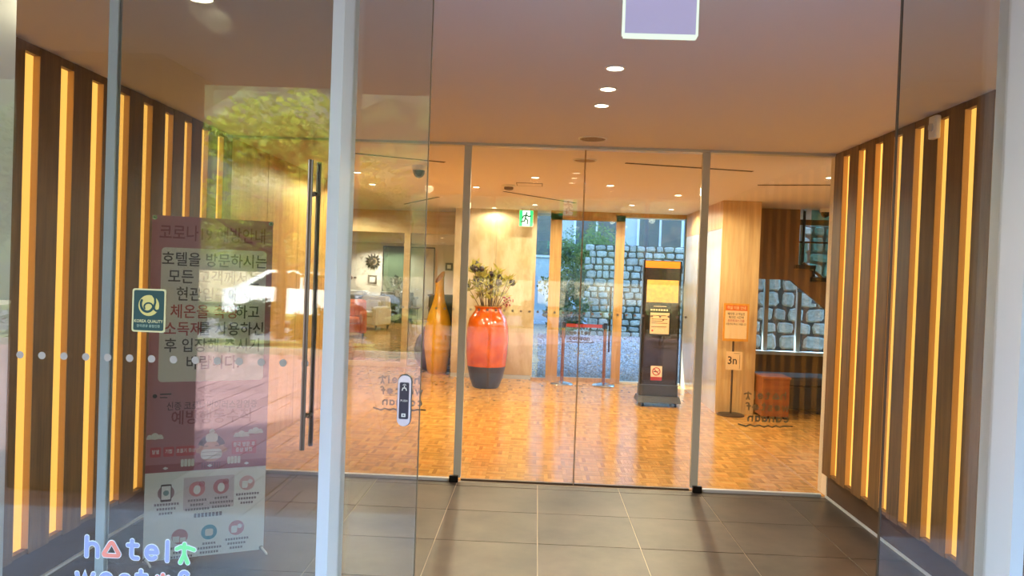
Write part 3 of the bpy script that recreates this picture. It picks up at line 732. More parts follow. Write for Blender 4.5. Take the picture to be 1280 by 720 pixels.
def grille(x, y, r, label):
    p = PZ(x, y, H); t = thing('speaker_grille', label, 'speaker', (p.x, p.y, H))
    MB().lathe([(r, 0), (r, -.006), (r*.9, -.008)], p.x, p.y, 28, H, False).build('rim', m_white, t)
    MB().lathe([(.001, -.005), (r*.9, -.005)], p.x, p.y, 28, H, False).build('perforated_face', mat('grille_face', (168, 150, 132), .7), t)
    for k in range(3): MB().lathe([(r*(.25+.22*k), -.0055), (r*(.28+.22*k), -.0055)], p.x, p.y, 28, H, False).build('grille_ring', mat('grille_dark', (110, 96, 84), .7), t)
grille(741, 173, .10, 'round speaker grille in the ceiling just outside the inner partition')
grille(731, 200, .10, 'round speaker grille in the lobby ceiling just past the partition')
def strip(a, b, label):
    p, q = PZ(*a, H), PZ(*b, H); d = (q-p).normalized(); n = Vector((-d.y, d.x, 0))*.014
    t = thing('slot_diffuser', label, 'air slot', tuple((p+q)/2)); p = p-Vector((0, 0, .0005)); q = q-Vector((0, 0, .0005))
    k = MB()
    for s in (1,):
        k.add([p-n, q-n, q+n, p+n] + [v-Vector((0, 0, .003)) for v in (p-n, q-n, q+n, p+n)], [(0,1,2,3),(7,6,5,4),(0,4,5,1),(1,5,6,2),(2,6,7,3),(3,7,4,0)])
    k.build('slot_blade', m_dark, t)
    e = MB()
    for s in (-1.25, 1.25): e.tube([p+n*s-Vector((0, 0, .003)), q+n*s-Vector((0, 0, .003))], .002, 4)
    e.build('slot_edge', m_bronze, t)
strip((440, 191), (556, 202.5), 'long dark air slot in the ceiling beside the dome camera')
strip((630, 239), (719, 253.5), 'dark air slot in the ceiling towards the rear door')
strip((505, 255), (548, 246), 'short dark air slot in the ceiling above the yellow vase')
strip((782, 203.5), (941, 214), 'long dark air slot in the ceiling above the display stand')
strip((947, 231), (1042, 231), 'dark air slot in the ceiling before the stairs')
def dome(x, y, r, label):
    p = PZ(x, y, H); t = thing('dome_camera', label, 'camera', (p.x, p.y, H))
    MB().lathe([(r, 0), (r, -.035), (r*.9, -.045)], p.x, p.y, 20, H).build('housing', m_white, t, smooth=True)
    MB().lathe([(r*.82, -.045), (r*.74, -.08), (r*.45, -.105), (.002, -.115)], p.x, p.y, 20, H).build('dome', mat('smoked_dome', (30, 40, 34), .08), t, smooth=True)
dome(524, 207, .068, 'white dome camera with smoked bubble over the sliding leaf side of the lobby')
dome(1032, 261, .07, 'dark dome camera on the ceiling above the stairs')
p = PZ(636, 231.5, H); t = thing('smoke_detector', 'round slotted smoke detector in the lobby ceiling', 'detector', (p.x, p.y, H))
MB().lathe([(.075, 0), (.075, -.015), (.055, -.02)], p.x, p.y, 20, H).build('base', m_white, t, smooth=True)
MB().lathe([(.05, -.02), (.05, -.045), (.03, -.055)], p.x, p.y, 20, H).build('sensing_chamber', mat('detector_grey', (120, 110, 100), .5), t, smooth=True)
p = PZ(662, 230.5, H); t = thing('ceiling_hatch', 'flat square access hatch beside the smoke detector', 'hatch', (p.x, p.y, H))
MB().box(p.x-.13, p.x+.13, p.y-.13, p.y+.13, H-.004, H).build('hatch_plate', m_ceil, t)
MB().box(p.x-.14, p.x+.14, p.y-.14, p.y-.13, H-.005, H).box(p.x-.14, p.x+.14, p.y+.13, p.y+.14, H-.005, H).box(p.x-.14, p.x-.13, p.y-.13, p.y+.13, H-.005, H).box(p.x+.13, p.x+.14, p.y-.13, p.y+.13, H-.005, H).build('hatch_frame', m_bronze, t)
# lobby exit sign
ye2 = 11.6; a, b = PY(648.5, 283, ye2), PY(667, 263, ye2)
exit_sign(((a.x+b.x)/2, ye2, a.z), b.x-a.x, b.z-a.z, (-1,), 'lit green exit sign with running figure by the veneer wall', m_white)

# ================================================================== LOBBY THINGS
# yellow bottle vase
p = PZ(546, 466, 0); vy = tuple(p)
t = thing('floor_vase', 'tall mustard yellow bottle vase with a slanted mouth', 'vase', vy)
prof = [(.135, 0), (.15, .02), (.165, .10), (.19, .25), (.212, .42), (.215, .58), (.20, .74), (.165, .90), (.115, 1.04), (.082, 1.16), (.068, 1.28), (.066, 1.40), (.072, 1.48)]
R = []
for r, z in prof:
    tl = max(0, (z-1.2)/.28)
    R.append([(vy[0]+r*math.cos(2*PI*j/28), vy[1]+r*math.sin(2*PI*j/28), z+tl*.09*math.cos(2*PI*j/28-.75)) for j in range(28)])
m_yel = mat('mustard_glaze', (228, 172, 44), .2, rgb2=(212, 150, 30), scale=3, coat=.4)
MB().rings(R, False).build('body', m_yel, t, smooth=True)
R2 = [[(vy[0]+r*math.cos(2*PI*j/28), vy[1]+r*math.sin(2*PI*j/28), z+k*.09*math.cos(2*PI*j/28-.75)) for j in range(28)] for r, z, k in ((.072, 1.48, 1), (.064, 1.482, 1), (.056, 1.40, .8), (.05, 1.2, 0))]
MB().rings(R2, False).build('mouth', mat('vase_inside', (150, 92, 20), .5), t, smooth=True)
# dark jar half behind it
jp = (PY(541, 440, 12.55).x-.02, 12.62, 0)
t = thing('floor_jar', 'low dark brown round jar half hidden by the yellow vase', 'jar', jp)
MB().lathe([(.13, 0), (.2, .06), (.275, .2), (.29, .34), (.25, .5), (.17, .6), (.15, .66)], jp[0], jp[1], 28).build('body', mat('brown_glaze', (74, 52, 50), .3), t, smooth=True)
MB().lathe([(.15, .66), (.165, .67), (.155, .685), (.135, .67), (.13, .6)], jp[0], jp[1], 28, 0, False).build('rim', mat('rim_glaze', (120, 66, 40), .3), t, smooth=True)
# orange vase with branches
p = PZ(607, 484, 0); vo = (p.x, p.y, 0); s_ = 1.0
t = thing('floor_vase', 'big orange glazed vase with a slate base holding berry branches', 'vase', vo)
prof = [(.165, 0), (.185, .02), (.23, .14), (.265, .30), (.285, .48), (.292, .66), (.285, .82), (.255, .95), (.21, 1.02), (.185, 1.05), (.18, 1.085), (.20, 1.11)]
k0 = [q for q in prof if q[1] <= .30]; k1 = [q for q in prof if q[1] >= .30]
MB().lathe(k0, vo[0], vo[1], 36, 0).build('slate_base', mat('slate_glaze', (46, 50, 58), .3), t, smooth=True)
MB().lathe(k1, vo[0], vo[1], 36, 0, False).build('body', mat('orange_glaze', (206, 96, 14), .16, rgb2=(172, 66, 8), scale=5, coat=.5), t, smooth=True)
MB().lathe([(.20, 1.11), (.19, 1.12), (.165, 1.10), (.16, .9)], vo[0], vo[1], 36, 0, False).build('mouth', mat('vase_inside', ()), t, smooth=True)
rb = random.Random(5); m_twig = mat('twig', (84, 62, 36), .7); m_leaf = mat('dry_leaf', (170, 158, 62), .6, rnd=.2); m_berry = mat('dark_berry', (40, 16, 20), .35)
leafs, leafy = MB(), MB(); ends = []
for k in range(22):
    a = rb.uniform(0, 2*PI); sp = rb.uniform(.08, .38); hh = rb.uniform(1.38, 1.70)
    e = Vector((vo[0]+sp*math.cos(a), vo[1]+sp*.8*math.sin(a), hh)); st_ = Vector((vo[0]+.07*math.cos(a), vo[1]+.07*math.sin(a), 1.0))
    md = (st_+e)/2 + Vector((.03*math.cos(a+1), .03*math.sin(a+1), .05))
    MB().tube([st_, md, e], [.006, .0045, .0025], 6).build('branch', m_twig, t)
    ends.append((e, a))
    for q in range(24):
        f_ = .35+.65*rb.random(); c = md.lerp(e, f_) if f_ > .5 else st_.lerp(md, .6+f_*.6)
        d = Vector((rb.uniform(-1, 1), rb.uniform(-1, 1), rb.uniform(.1, 1.2))).normalized(); n = d.orthogonal().normalized()*rb.uniform(.012, .020); L = rb.uniform(.08, .15)
        leafs.add([c, c+d*L*.5+n, c+d*L, c+d*L*.5-n], [(0, 1, 2, 3)])
leafs.build('leaves', m_leaf, t)['kind'] = 'stuff'
for k, (e, a) in enumerate(ends[:15]): MB().ball(e, rb.uniform(.036, .050), 10).build('seed_head', m_berry, t, smooth=True)
rd_b = MB()
for k in range(16):
    c = Vector((vo[0]+.20+rb.uniform(0, .14), vo[1]-.05+rb.uniform(-.05, .05), 1.12+rb.uniform(0, .14))); rd_b.ball(c, rb.uniform(.010, .018), 6)
rd_b.build('red_berries', mat('red_berry', (140, 26, 26), .3), t, smooth=True)['kind'] = 'stuff'
MB().tube([(vo[0]+.06, vo[1], 1.0), (vo[0]+.16, vo[1]-.02, 1.12), (vo[0]+.30, vo[1]-.03, 1.22)], .004, 6).build('branch', m_twig, t)

# display stand on castors
p = PZ(821, 506, 0); kx, ky = p.x, p.y; kw = .235; kh = PY(826, 326, p.y).z
t = thing('display_stand', 'tall dark display stand on castors with notices on its face', 'display stand', (kx, ky, 0))
m_kio = mat('kiosk_glass', (36, 28, 26), .06, coat=.5); m_char = mat('charcoal_metal', (58, 58, 62), .45)
MB().bbox(kx-kw+.015, kx+kw-.015, ky-.05, ky+.05, .24, kh, .006).build('screen_body', m_kio, t)
MB().box(kx-kw, kx-kw+.016, ky-.055, ky+.055, .24, kh).build('side_edge', m_black, t)
MB().box(kx+kw-.016, kx+kw, ky-.055, ky+.055, .24, kh).build('side_edge', m_black, t)
MB().bbox(kx-kw-.005, kx+kw+.005, ky-.08, ky+.08, .09, .26, .01).build('base_box', m_char, t)
MB().add([(kx-kw-.03, ky-.2, .05), (kx+kw+.03, ky-.2, .05), (kx+kw+.03, ky+.2, .05), (kx-kw-.03, ky+.2, .05), (kx-kw-.02, ky-.12, .12), (kx+kw+.02, ky-.12, .12), (kx+kw+.02, ky+.12, .12), (kx-kw-.02, ky+.12, .12)],
         [(0,3,2,1),(4,5,6,7),(0,1,5,4),(1,2,6,5),(2,3,7,6),(3,0,4,7)]).build('foot_plate', m_char, t)
for sx_ in (-1, 1):
    for sy_ in (-1, 1):
        c = MB().tube([(kx+sx_*.2-.012, ky+sy_*.16, .026), (kx+sx_*.2+.012, ky+sy_*.16, .026)], .026, 14).build('caster', m_black, t, smooth=True)
fk = frame((kx, ky-.051, 0)); fkz = lambda y: PY(825, y, ky-.051).z; hw_ = kw-.02
MB().rect(fk, -hw_, hw_, fkz(335), kh-.006, .001).build('header_panel', mat('header_orange', (226, 124, 24), .3), t)
MB().rect(fk, -hw_+.03, hw_-.01, fkz(378), fkz(350), .001).build('picture_panel', mat('picture_tan', (200, 150, 84), .3, rgb2=(216, 176, 88), scale=20), t)
nb = MB().rect(fk, -hw_+.07, hw_-.09, fkz(419.5), fkz(379), .001).build('notice_board', mat('notice_black', (22, 20, 20), .3), t)
MB().rect(fk, -hw_+.085, hw_-.11, fkz(417.5), fkz(391), .0018).build('notice_paper', mat('notice_paper', (226, 190, 150), .5), t)
ll = MB()
for k, yy in enumerate((394.5, 399, 401.5, 404, 408.5)): ll.rect(fk, -hw_+.10, -hw_+.10+(.18, .20, .14, .20, .19)[k], fkz(yy)-.004, fkz(yy)+.004, .0022)
ll.disc(fk, .03, fkz(399.8), .012, .0024); ll.build('fine_print', mat('print_brown', (110, 74, 50), .5), t)['kind'] = 'stuff'
MB().disc(fk, -hw_+.115, fkz(413.5), .013, .0022).build('red_mark', mat('mark_red', (206, 70, 30), .5), t)
l2 = MB()
for k in range(7): l2.rect(fk, -hw_+.085+k*.032, -hw_+.085+k*.032+.022, fkz(387.5)-.010, fkz(387.5)+.010, .0022)
l2.rect(fk, -hw_+.12, hw_-.15, fkz(383)-.003, fkz(383)+.003, .0022); l2.build('notice_lettering', mat('letter_cream', (232, 206, 160), .5), t)
# no smoking sticker
zc = fkz(464.5); xc = -.03
ns = MB().rect(fk, xc-.07, xc+.07, zc-.068, zc+.068, .0012).build('no_smoking_sticker', mat('sticker_peach', (240, 214, 190), .5), t)
MB().rect(fk, xc-.07, xc+.07, zc-.112, zc-.068, .0012).build('red_band', m_red, ns)
MB().ring(fk, xc, zc, .040, .052, .0016, 24).stroke(fk, [(xc-.031, zc+.031), (xc+.031, zc-.031)], .006, .0017).build('ban_ring', m_red, ns)
MB().rect(fk, xc-.035, xc+.02, zc-.009, zc+.004, .0014).stroke(fk, [(xc+.028, zc+.004), (xc+.034, zc+.014)], .003, .0014).build('cigarette_mark', m_ink, ns)

# barrier posts with a red belt
posts = []
ypst = 11.55
for k, x in enumerate((702, 754)):
    q = PY(x, 479 if k == 0 else 482, ypst); posts.append(q.x)
    t = thing('barrier_post', ['polished barrier post holding the cassette of the red belt', 'polished barrier post catching the end of the red belt'][k], 'barrier post', (q.x, ypst, 0), 0, 'rope barrier before the rear door')
    MB().lathe([(.16, 0), (.165, .01), (.15, .025), (.05, .045), (.03, .05)], q.x, ypst, 28).build('base', m_steel, t, smooth=True)
    MB().lathe([(.025, .045), (.025, .84)], q.x, ypst, 16).build('pole', mat('copper_post', (150, 110, 84), .2, metal=.9), t, smooth=True)
    MB().lathe([(.032, .82), (.032, .90), (.02, .91)], q.x, ypst, 16).build('head', m_black, t, smooth=True)
bt_ = thing('barrier_belt', 'red retractable belt stretched between the two barrier posts', 'belt', ((posts[0]+posts[1])/2, ypst, .835))
MB().box(posts[0]+.036, posts[1]-.036, ypst-.002, ypst+.002, .835, .885).build('webbing', mat('belt_red', (140, 28, 22), .6), bt_)
MB().box(posts[1]-.046, posts[1]-.0325, ypst-.006, ypst+.006, .83, .89).build('end_clip', m_black, bt_)

# notice stand by the pillar
q = PZ(913, 519, 0); nx, ny = q.x, q.y
t = thing('notice_stand', 'slim floor stand with an orange framed notice and a small paper below', 'sign stand', (nx, ny, 0))
MB().lathe([(.16, 0), (.16, .012), (.14, .02), (.015, .024)], nx, ny, 32).build('base', m_bronze, t, smooth=True)
MB().tube([(nx, ny, .02), (nx, ny, 1.0)], .011, 12).build('pole', m_bronze, t, smooth=True)
yn = ny-.03; fn = frame((0, yn, 0))
A, B = PY(903, 426, yn), PY(937, 380, yn)
MB().prism(fn, rrect(A.x, B.x, A.z, B.z, .008), -.018).build('sign_frame', mat('sign_amber', (214, 146, 40), .35), t)
sp_ = MB().rect(fn, A.x+.022, B.x-.022, A.z+.03, B.z-.022, .001).build('sign_sheet', mat('sign_cream', (232, 198, 150), .5), t)
MB().rect(fn, A.x+.022, B.x-.022, B.z-.085, B.z-.02, .0016).build('sign_heading_band', mat('sign_orange', (214, 104, 26), .4), sp_)
mx_ = (A.x+B.x)/2
MB().text(fn, '객실 이용 안내', mx_, B.z-.053, .040, .0022, .9).build('lettering', mat('sign_cream', ()), sp_)
for w_t, dz, sz, sx_ in (('예약한 고객님은', .125, .034, .9), ('체크인 시간에', .165, .034, .9), ('이용하여 주시기 바랍니다', .245, .031, .72)): MB().text(fn, w_t, mx_, B.z-dz, sz, .0016, sx_).build('lettering', m_ink, sp_)
MB().text(fn, '프런트데스크를', mx_, B.z-.205, .034, .0016, .9).build('lettering', m_red, sp_)
C, D = PY(907, 462, yn), PY(928, 440, yn)
pp = MB().prism(fn, [(C.x, C.z), (D.x, C.z), (D.x, D.z), (C.x, D.z)], -.004).build('paper_sign', mat('paper_tan', (230, 196, 150), .5), t)
MB().text(fn, '3n', (C.x+D.x)/2-.02, (C.z+D.z)/2, .13, .001, .9).rect(fn, D.x-.03, D.x-.026, C.z+.01, D.z-.04, .001).rect(fn, D.x-.1, D.x-.03, D.z-.022, D.z-.018, .001).build('lettering', m_ink, pp)

# low bench and oak box before the stairs
t = thing('bench', 'long low black upholstered bench under the stairs', 'bench', (3.9, 10.0, 0))
m_bl = mat('black_leather', (34, 33, 35), .45)
MB().bbox(2.66, 5.2, 9.72, 10.25, .06, .34, .015).build('seat_base', m_bl, t)
MB().bbox(2.66, 3.92, 9.70, 10.27, .34, .445, .03).build('cushion', m_bl, t)
MB().bbox(3.93, 5.2, 9.70, 10.27, .34, .445, .03).build('cushion', m_bl, t)
for x in (2.75, 3.93, 5.1): MB().box(x-.03, x+.03, 9.78, 10.18, 0, .06).build('foot', m_black, t)
a, b = PY(938, 468, 9.45), PY(983, 468, 9.45)
t = thing('side_box', 'square orange-brown wooden box table beside the black bench', 'box table', ((a.x+b.x)/2, 9.5, 0))
bx0, bx1 = 2.64, b.x
MB().bbox(bx0, bx1, 9.3, 9.66, .03, a.z-.03, .006).build('carcass', mat('cherry_wood', (150, 84, 34), .4, rgb2=(130, 68, 26), scale=4, stretch=(.5, 5, 5)), t)
MB().bbox(bx0-.01, bx1+.01, 9.29, 9.67, a.z-.03, a.z, .006).build('top', mat('cherry_wood', ()), t)
for x in (bx0+.03, bx1-.03):
    for y in (9.34, 9.62): MB().box(x-.02, x+.02, y-.02, y+.02, 0, .03).build('foot', m_black, t)

# staircase
YT = 10.4
def tz(x, y): q = PY(x, y, YT); return q.x, q.z
t = thing('staircase', 'staircase with black treads, brown stringer and glass balustrade', 'staircase', (4.2, YT+.5, 0))
lx, lz = tz(993, 330)                        # edge of the landing
step, rise = tz(1012, 342)[0]-lx, .155; step = .21
n_st = int(lz/rise)
top = [(cx1-.05, lz-.02), (lx, lz-.02)]
str_pts = [(cx1-.02, H-.002), (tz(1001, 258)[0], H-.002), (tz(1001, 258)[0], lz-.06)]
xx, zz = lx+.02, lz-.06
for k in range(n_st-1):
    str_pts += [(xx+step*(k+1), zz-rise*k), (xx+step*(k+1), zz-rise*(k+1))]
xe, ze = xx+step*(n_st-1), zz-rise*(n_st-1)
u0 = tz(988, 350)
str_pts += [(xe+.15, ze), (xe+.15, 0), (xe-.10, 0), (u0[0], u0[1]), (cx1-.02, u0[1])]
MB().prism(frame((0, YT, 0)), str_pts, -.06).build('stringer', m_brown, t)
for k in range(-1, n_st-1):
    xa_ = (cx1 if k < 0 else xx+step*k); xb_ = xx+step*(k+1); z_ = zz-rise*max(k, 0)+(.0 if k >= 0 else .0)
    if k < 0: continue
    MB().box(xx+step*k-.02, xb_+.025, YT-.06, YT+1.15, z_, z_+.05).build('tread', m_black, t)
    MB().box(xb_, xb_+.02, YT-.055, YT+1.15, z_-rise+.05, z_).build('riser', m_black, t)
MB().box(cx1, lx+.02, YT+.06, YT+1.15, lz-.11, lz-.02).build('landing', m_black, t)
ga, gb = tz(1003, 300), tz(1012, 300)
MB().add([(lx-.02, YT+.02, lz), (lx-.02, YT+.032, lz), (lx+.17, YT+.032, lz+.28), (lx+.17, YT+.02, lz+.28), (lx+.06, YT+.02, lz+.28), (lx+.06, YT+.032, lz+.28), (lx+.17, YT+.02, lz-.02), (lx+.17, YT+.032, lz-.02)],
         [(0, 6, 3, 4), (1, 5, 2, 7), (0, 4, 5, 1), (4, 3, 2, 5), (6, 7, 2, 3), (0, 1, 7, 6)]).build('glass_panel', g_green, t)
gx = lx+.20; sl = rise/step
MB().add([(gx, YT+.02, lz-.05), (gx+1.4, YT+.02, lz-.05-1.4*sl), (gx+1.4, YT+.02, lz+.85-1.4*sl), (gx, YT+.02, lz+.85), (gx, YT+.032, lz-.05), (gx+1.4, YT+.032, lz-.05-1.4*sl), (gx+1.4, YT+.032, lz+.85-1.4*sl), (gx, YT+.032, lz+.85)],
         [(0,1,2,3),(7,6,5,4),(0,4,5,1),(1,5,6,2),(2,6,7,3),(3,7,4,0)]).build('glass_panel', g_green, t)
MB().tube([(lx+.09, YT+.02, lz+.7), (lx+.2, YT+.02, lz+.86), (gx+1.4, YT+.02, lz+.86-1.4*sl)], .035, 10).build('handrail', mat('rail_satin', (172, 176, 196), .35, metal=.3), t, smooth=True)
MB().tube([(lx+.11, YT+.02, lz-.05), (lx+.11, YT+.02, lz+.72)], .018, 8).build('newel', m_black, t, smooth=True)
MB().tube([(lx-.02, YT+.02, lz+.285), (lx+1.0, YT+.02, lz+.285)], .012, 8).build('rail_bar', m_black, t, smooth=True)
MB().tube([(lx+.1, YT-.03, lz+.02), (lx+1.5, YT-.03, lz+.02-1.4*sl)], .018, 8).build('skirt_rail', m_bronze, t, smooth=True)

# ================================================================== LOUNGE BEHIND THE SCREEN
def armchair(name, label, mm, loc, rz, wdt, lego):
    t = thing(name, label, 'armchair', loc, rz); w_ = wdt/2
    MB().bbox(-w_+.14, w_-.14, -.40, .28, .14, .34, .03).build('seat_base', mm, t, local=True)
    MB().bbox(-w_+.15, w_-.15, -.42, .20, .34, .47, .05).build('cushion', mm, t, local=True)
    MB().bbox(-w_+.02, w_-.02, .18, .42, .14, .86, .07).build('backrest', mm, t, local=True)
    MB().bbox(-w_+.20, w_-.20, .06, .20, .47, .76, .06).build('back_pillow', mm, t, local=True)
    for s in (-1, 1): MB().bbox(min(s*w_, s*(w_-.17)), max(s*w_, s*(w_-.17)), -.42, .40, .12, .60, .05).build('armrest', mm, t, local=True)
    for sx_ in (-1, 1):
        for sy_ in (-1, 1): MB().lathe([(.02, 0), (.03, .14)], sx_*(w_-.08), sy_*.34, 10).build('leg', lego, t, local=True)
    return t
m_beige = mat('beige_fabric', (226, 214, 186), .9, rgb2=(214, 200, 170), scale=30); m_orf = mat('orange_fabric', (206, 104, 54), .85)
q = PZ(459, 412, 0); armchair('armchair', 'beige upholstered armchair in front of the dark table', m_beige, (q.x, q.y+.35, 0), math.radians(-16), .84, m_black)
q = PZ(428, 423, 0); armchair('armchair', 'orange upholstered armchair with its back to the lounge screen', m_orf, (q.x+.02, q.y+.4, 0), math.radians(12), .84, m_black)
YB = 25.5
def bpx(x, y): return PY(x, y, YB)
# dark table with chairs and plants
q = PZ(486, 407, 0); tx, ty = q.x, q.y+1.6
t = thing('dining_table', 'long dark draped table standing by the green door', 'table', (tx-.4, ty+.3, 0))
m_blk = mat('black_lacquer', (26, 24, 24), .4)
MB().bbox(tx-1.7, tx+.45, ty, ty+.8, .70, .76, .01).build('tabletop', m_blk, t)
MB().bbox(tx-1.65, tx+.40, ty+.03, ty+.77, .05, .70, .01).build('table_skirt', m_blk, t)
for x in (tx-1.6, tx+.35): MB().box(x-.03, x+.03, ty+.3, ty+.5, 0, .06).build('foot', m_black, t)
def dchair(x, y, rz, label):
    t = thing('dining_chair', label, 'chair', (x, y, 0), rz, 'dark chairs along the draped table')
    MB().bbox(-.22, .22, -.22, .22, .42, .48, .015).build('seat', m_blk, t, local=True)
    MB().bbox(-.22, .22, .17, .22, .46, .92, .015).build('backrest', m_blk, t, local=True)
    for a in (-.18, .18):
        for b in (-.18, .18): MB().tube([(a, b, 0), (a, b, .43)], .018, 8).build('leg', m_blk, t, local=True)
dchair(tx-.25, ty-.35, PI, 'black dining chair beside the beige armchair'); dchair(tx+.35, ty-.30, PI*.9, 'black dining chair at the end of the draped table')
pl = thing('potted_plant', 'bushy dark potted plant on the draped table', 'plant', (tx-.1, ty+.35, .76))
MB().lathe([(.09, 0), (.12, .18), (.13, .19)], tx-.1, ty+.35, 16, .76).build('pot', m_white, pl, smooth=True)
fo = MB(); rl = random.Random(9)
for k in range(160):
    d = Vector((rl.gauss(0, 1), rl.gauss(0, 1), rl.gauss(.2, .8))).normalized(); c = Vector((tx-.1, ty+.35, 1.10))+d*rl.uniform(.06, .27); n = d.orthogonal().normalized()*.025
    fo.add([c, c+d*.05+n, c+d*.1, c+d*.05-n], [(0, 1, 2, 3)])
fo.build('foliage', mat('dark_leaf', (36, 56, 34), .5), pl)['kind'] = 'stuff'
MB().tube([(tx-.1, ty+.35, .92), (tx-.1, ty+.35, 1.12)], .015, 6).build('stem', m_twig, pl)
# console with bottle
q = bpx(446, 366); yc = YB-.5
t = thing('console', 'white console shelf below the small round wall plaques', 'console', (q.x, yc, 0)); zc_ = PY(446, 363, yc).z
MB().bbox(q.x-.5, q.x+.45, yc-.2, yc+.25, zc_-.05, zc_, .008).build('top', m_white, t)
for s in (-.42, .38): MB().box(q.x+s-.02, q.x+s+.02, yc-.15, yc+.2, 0, zc_-.05).build('leg', m_white, t)
t = thing('bottle', 'dark slim bottle standing on the white console', 'bottle', (q.x-.18, yc, zc_))
MB().lathe([(.04, 0), (.042, .2), (.02, .28), (.014, .36)], q.x-.18, yc, 14, zc_).build('body', mat('bottle_dark', (24, 30, 22), .15), t, smooth=True)
MB().lathe([(.016, .34), (.016, .39)], q.x-.18, yc, 12, zc_).build('cap', m_bronze, t, smooth=True)
# wall ornaments
q = bpx(466.5, 327); fw = frame((q.x, YB-.03, q.z)); t = thing('sun_ornament', 'dark metal sun ornament with pointed rays on the lounge wall', 'wall ornament', (q.x, YB-.03, q.z-.27))
MB().prism(fw, [(.17*math.cos(2*PI*i/24), .17*math.sin(2*PI*i/24)) for i in range(24)], .025).build('disc', mat('ornament_iron', (58, 48, 42), .5, metal=.4), t)
for i in range(14):
    a = 2*PI*i/14; c, s = math.cos(a), math.sin(a)
    MB().prism(fw, [(.16*c-.035*s, .16*s+.035*c), (.16*c+.035*s, .16*s-.035*c), (.28*c, .28*s)], .015).build('ray', mat('ornament_iron', ()), t)
MB().ring(fw, .03, 0, .07, .11, .027, 18, -PI*.6, PI*.6).disc(fw, -.03, .03, .02, .027).build('moon_relief', mat('ornament_brass', (150, 132, 108), .5, metal=.3), t)
def picture(x, y, wd, ht, label):
    q = bpx(x, y); f_ = frame((q.x, YB-.005, q.z)); t = thing('picture_frame', label, 'picture', (q.x, YB-.02, q.z-ht/2))
    MB().prism(f_, [(-wd/2, -ht/2), (wd/2, -ht/2), (wd/2, ht/2), (-wd/2, ht/2)], .02).build('frame', m_bronze, t)
    MB().rect(f_, -wd/2+.06, wd/2-.06, -ht/2+.06, ht/2-.06, .021).build('mat_board', m_pale, t)
picture(465.5, 349.5, .29, .28, 'small dark framed picture below the sun ornament'); picture(561.5, 333.5, .24, .24, 'small square framed picture behind the veneer wall edge')
for i, x in enumerate((438.5, 444)):
    q = bpx(x, 347); t = thing('wall_plaque', ['round reddish wall plaque above the console', 'tiny oval reddish wall plaque beside the round one'][i], 'wall ornament', (q.x, YB-.01, q.z-.06))
    MB().prism(frame((q.x, YB-.002, q.z)), [((.065, .05)[i]*math.cos(2*PI*k/18), (.065, .03)[i]*math.sin(2*PI*k/18)) for k in range(18)], .02).build('plate', mat('plaque_red', (112, 60, 46), .4), t)
    MB().disc(frame((q.x, YB-.002, q.z)), 0, 0, .025, .021).build('boss', m_bronze, t)
# green glass doors at the lounge end
q0_, q1_ = bpx(477.5, 400), bpx(543, 311); qm = bpx(509, 360).x
gd = sroot('door_7', 'dark framed green glass door at the far lounge wall', 'door', ((q0_.x+q1_.x)/2, YB, 0))
MB().box(q0_.x, qm, YB-.03, YB-.01, .05, q1_.z).build('door_panel', mat('green_panel', (92, 110, 88), .2), gd)
MB().box(qm+.02, q1_.x, YB-.03, YB-.01, .05, q1_.z).build('door_panel', mat('grey_panel_door', (160, 160, 144), .25), gd)
for x in (q0_.x-.03, qm, q1_.x): MB().box(x, x+.03, YB-.05, YB-.005, 0, q1_.z).build('frame_post', m_black, gd)
MB().box(q0_.x-.03, q1_.x+.03, YB-.05, YB-.005, q1_.z, q1_.z+.04).build('frame_head', m_black, gd)
# black cabinet behind the yellow vase
a, b = PY(536, 368, 15.2), PY(572, 368, 15.2)
t = thing('cabinet', 'black low cabinet standing behind the yellow vase', 'cabinet', ((a.x+b.x)/2, 15.4, 0))
MB().bbox(a.x, b.x, 15.2, 15.6, .05, a.z-.03, .006).build('carcass', m_blk, t); MB().bbox(a.x-.02, b.x+.02, 15.18, 15.62, a.z-.03, a.z, .006).build('top', m_blk, t)
MB().box((a.x+b.x)/2-.004, (a.x+b.x)/2+.004, 15.196, 15.2, .08, a.z-.06).build('door_gap', m_dark, t)
MB().box(a.x+.02, b.x-.02, 15.23, 15.58, 0, .05).build('plinth', m_black, t)
for (x, y) in ((466, 303), (494, 304), (438, 297), (553, 297.5), (554, 303), (440, 288), (520, 288)):  # last pair: hidden lamps added to brighten the armchairs
    d = ray(x, y); tt = (2.42-CZ)/d.z; p = Vector((d.x*tt, d.y*tt, 2.42))
    if p.y > 25.2: p = Vector((p.x*24.8/p.y, 24.8, 2.42))
    t = thing('downlight', 'small round downlight in the grey lounge ceiling', 'downlight', tuple(p), 0, 'lounge downlights')
    MB().lathe([(.05, 0), (.062, -.001), (.06, -.006), (.05, -.005)], p.x, p.y, 18, 2.42, False).build('trim_ring', m_white, t)
    MB().lathe([(.001, -.002), (.05, -.002)], p.x, p.y, 18, 2.42, False).build('lamp_disc', m_lamp, t)
    l = bpy.data.lights.new('downlight_beam', 'SPOT'); l.energy = 150; l.color = (1, .9, .76); l.spot_size = math.radians(150); l.spot_blend = .6; l.shadow_soft_size = .05
    o = bpy.data.objects.new('downlight_beam', l); COL.objects.link(o); o.parent = t; o.location = (0, 0, -.03)

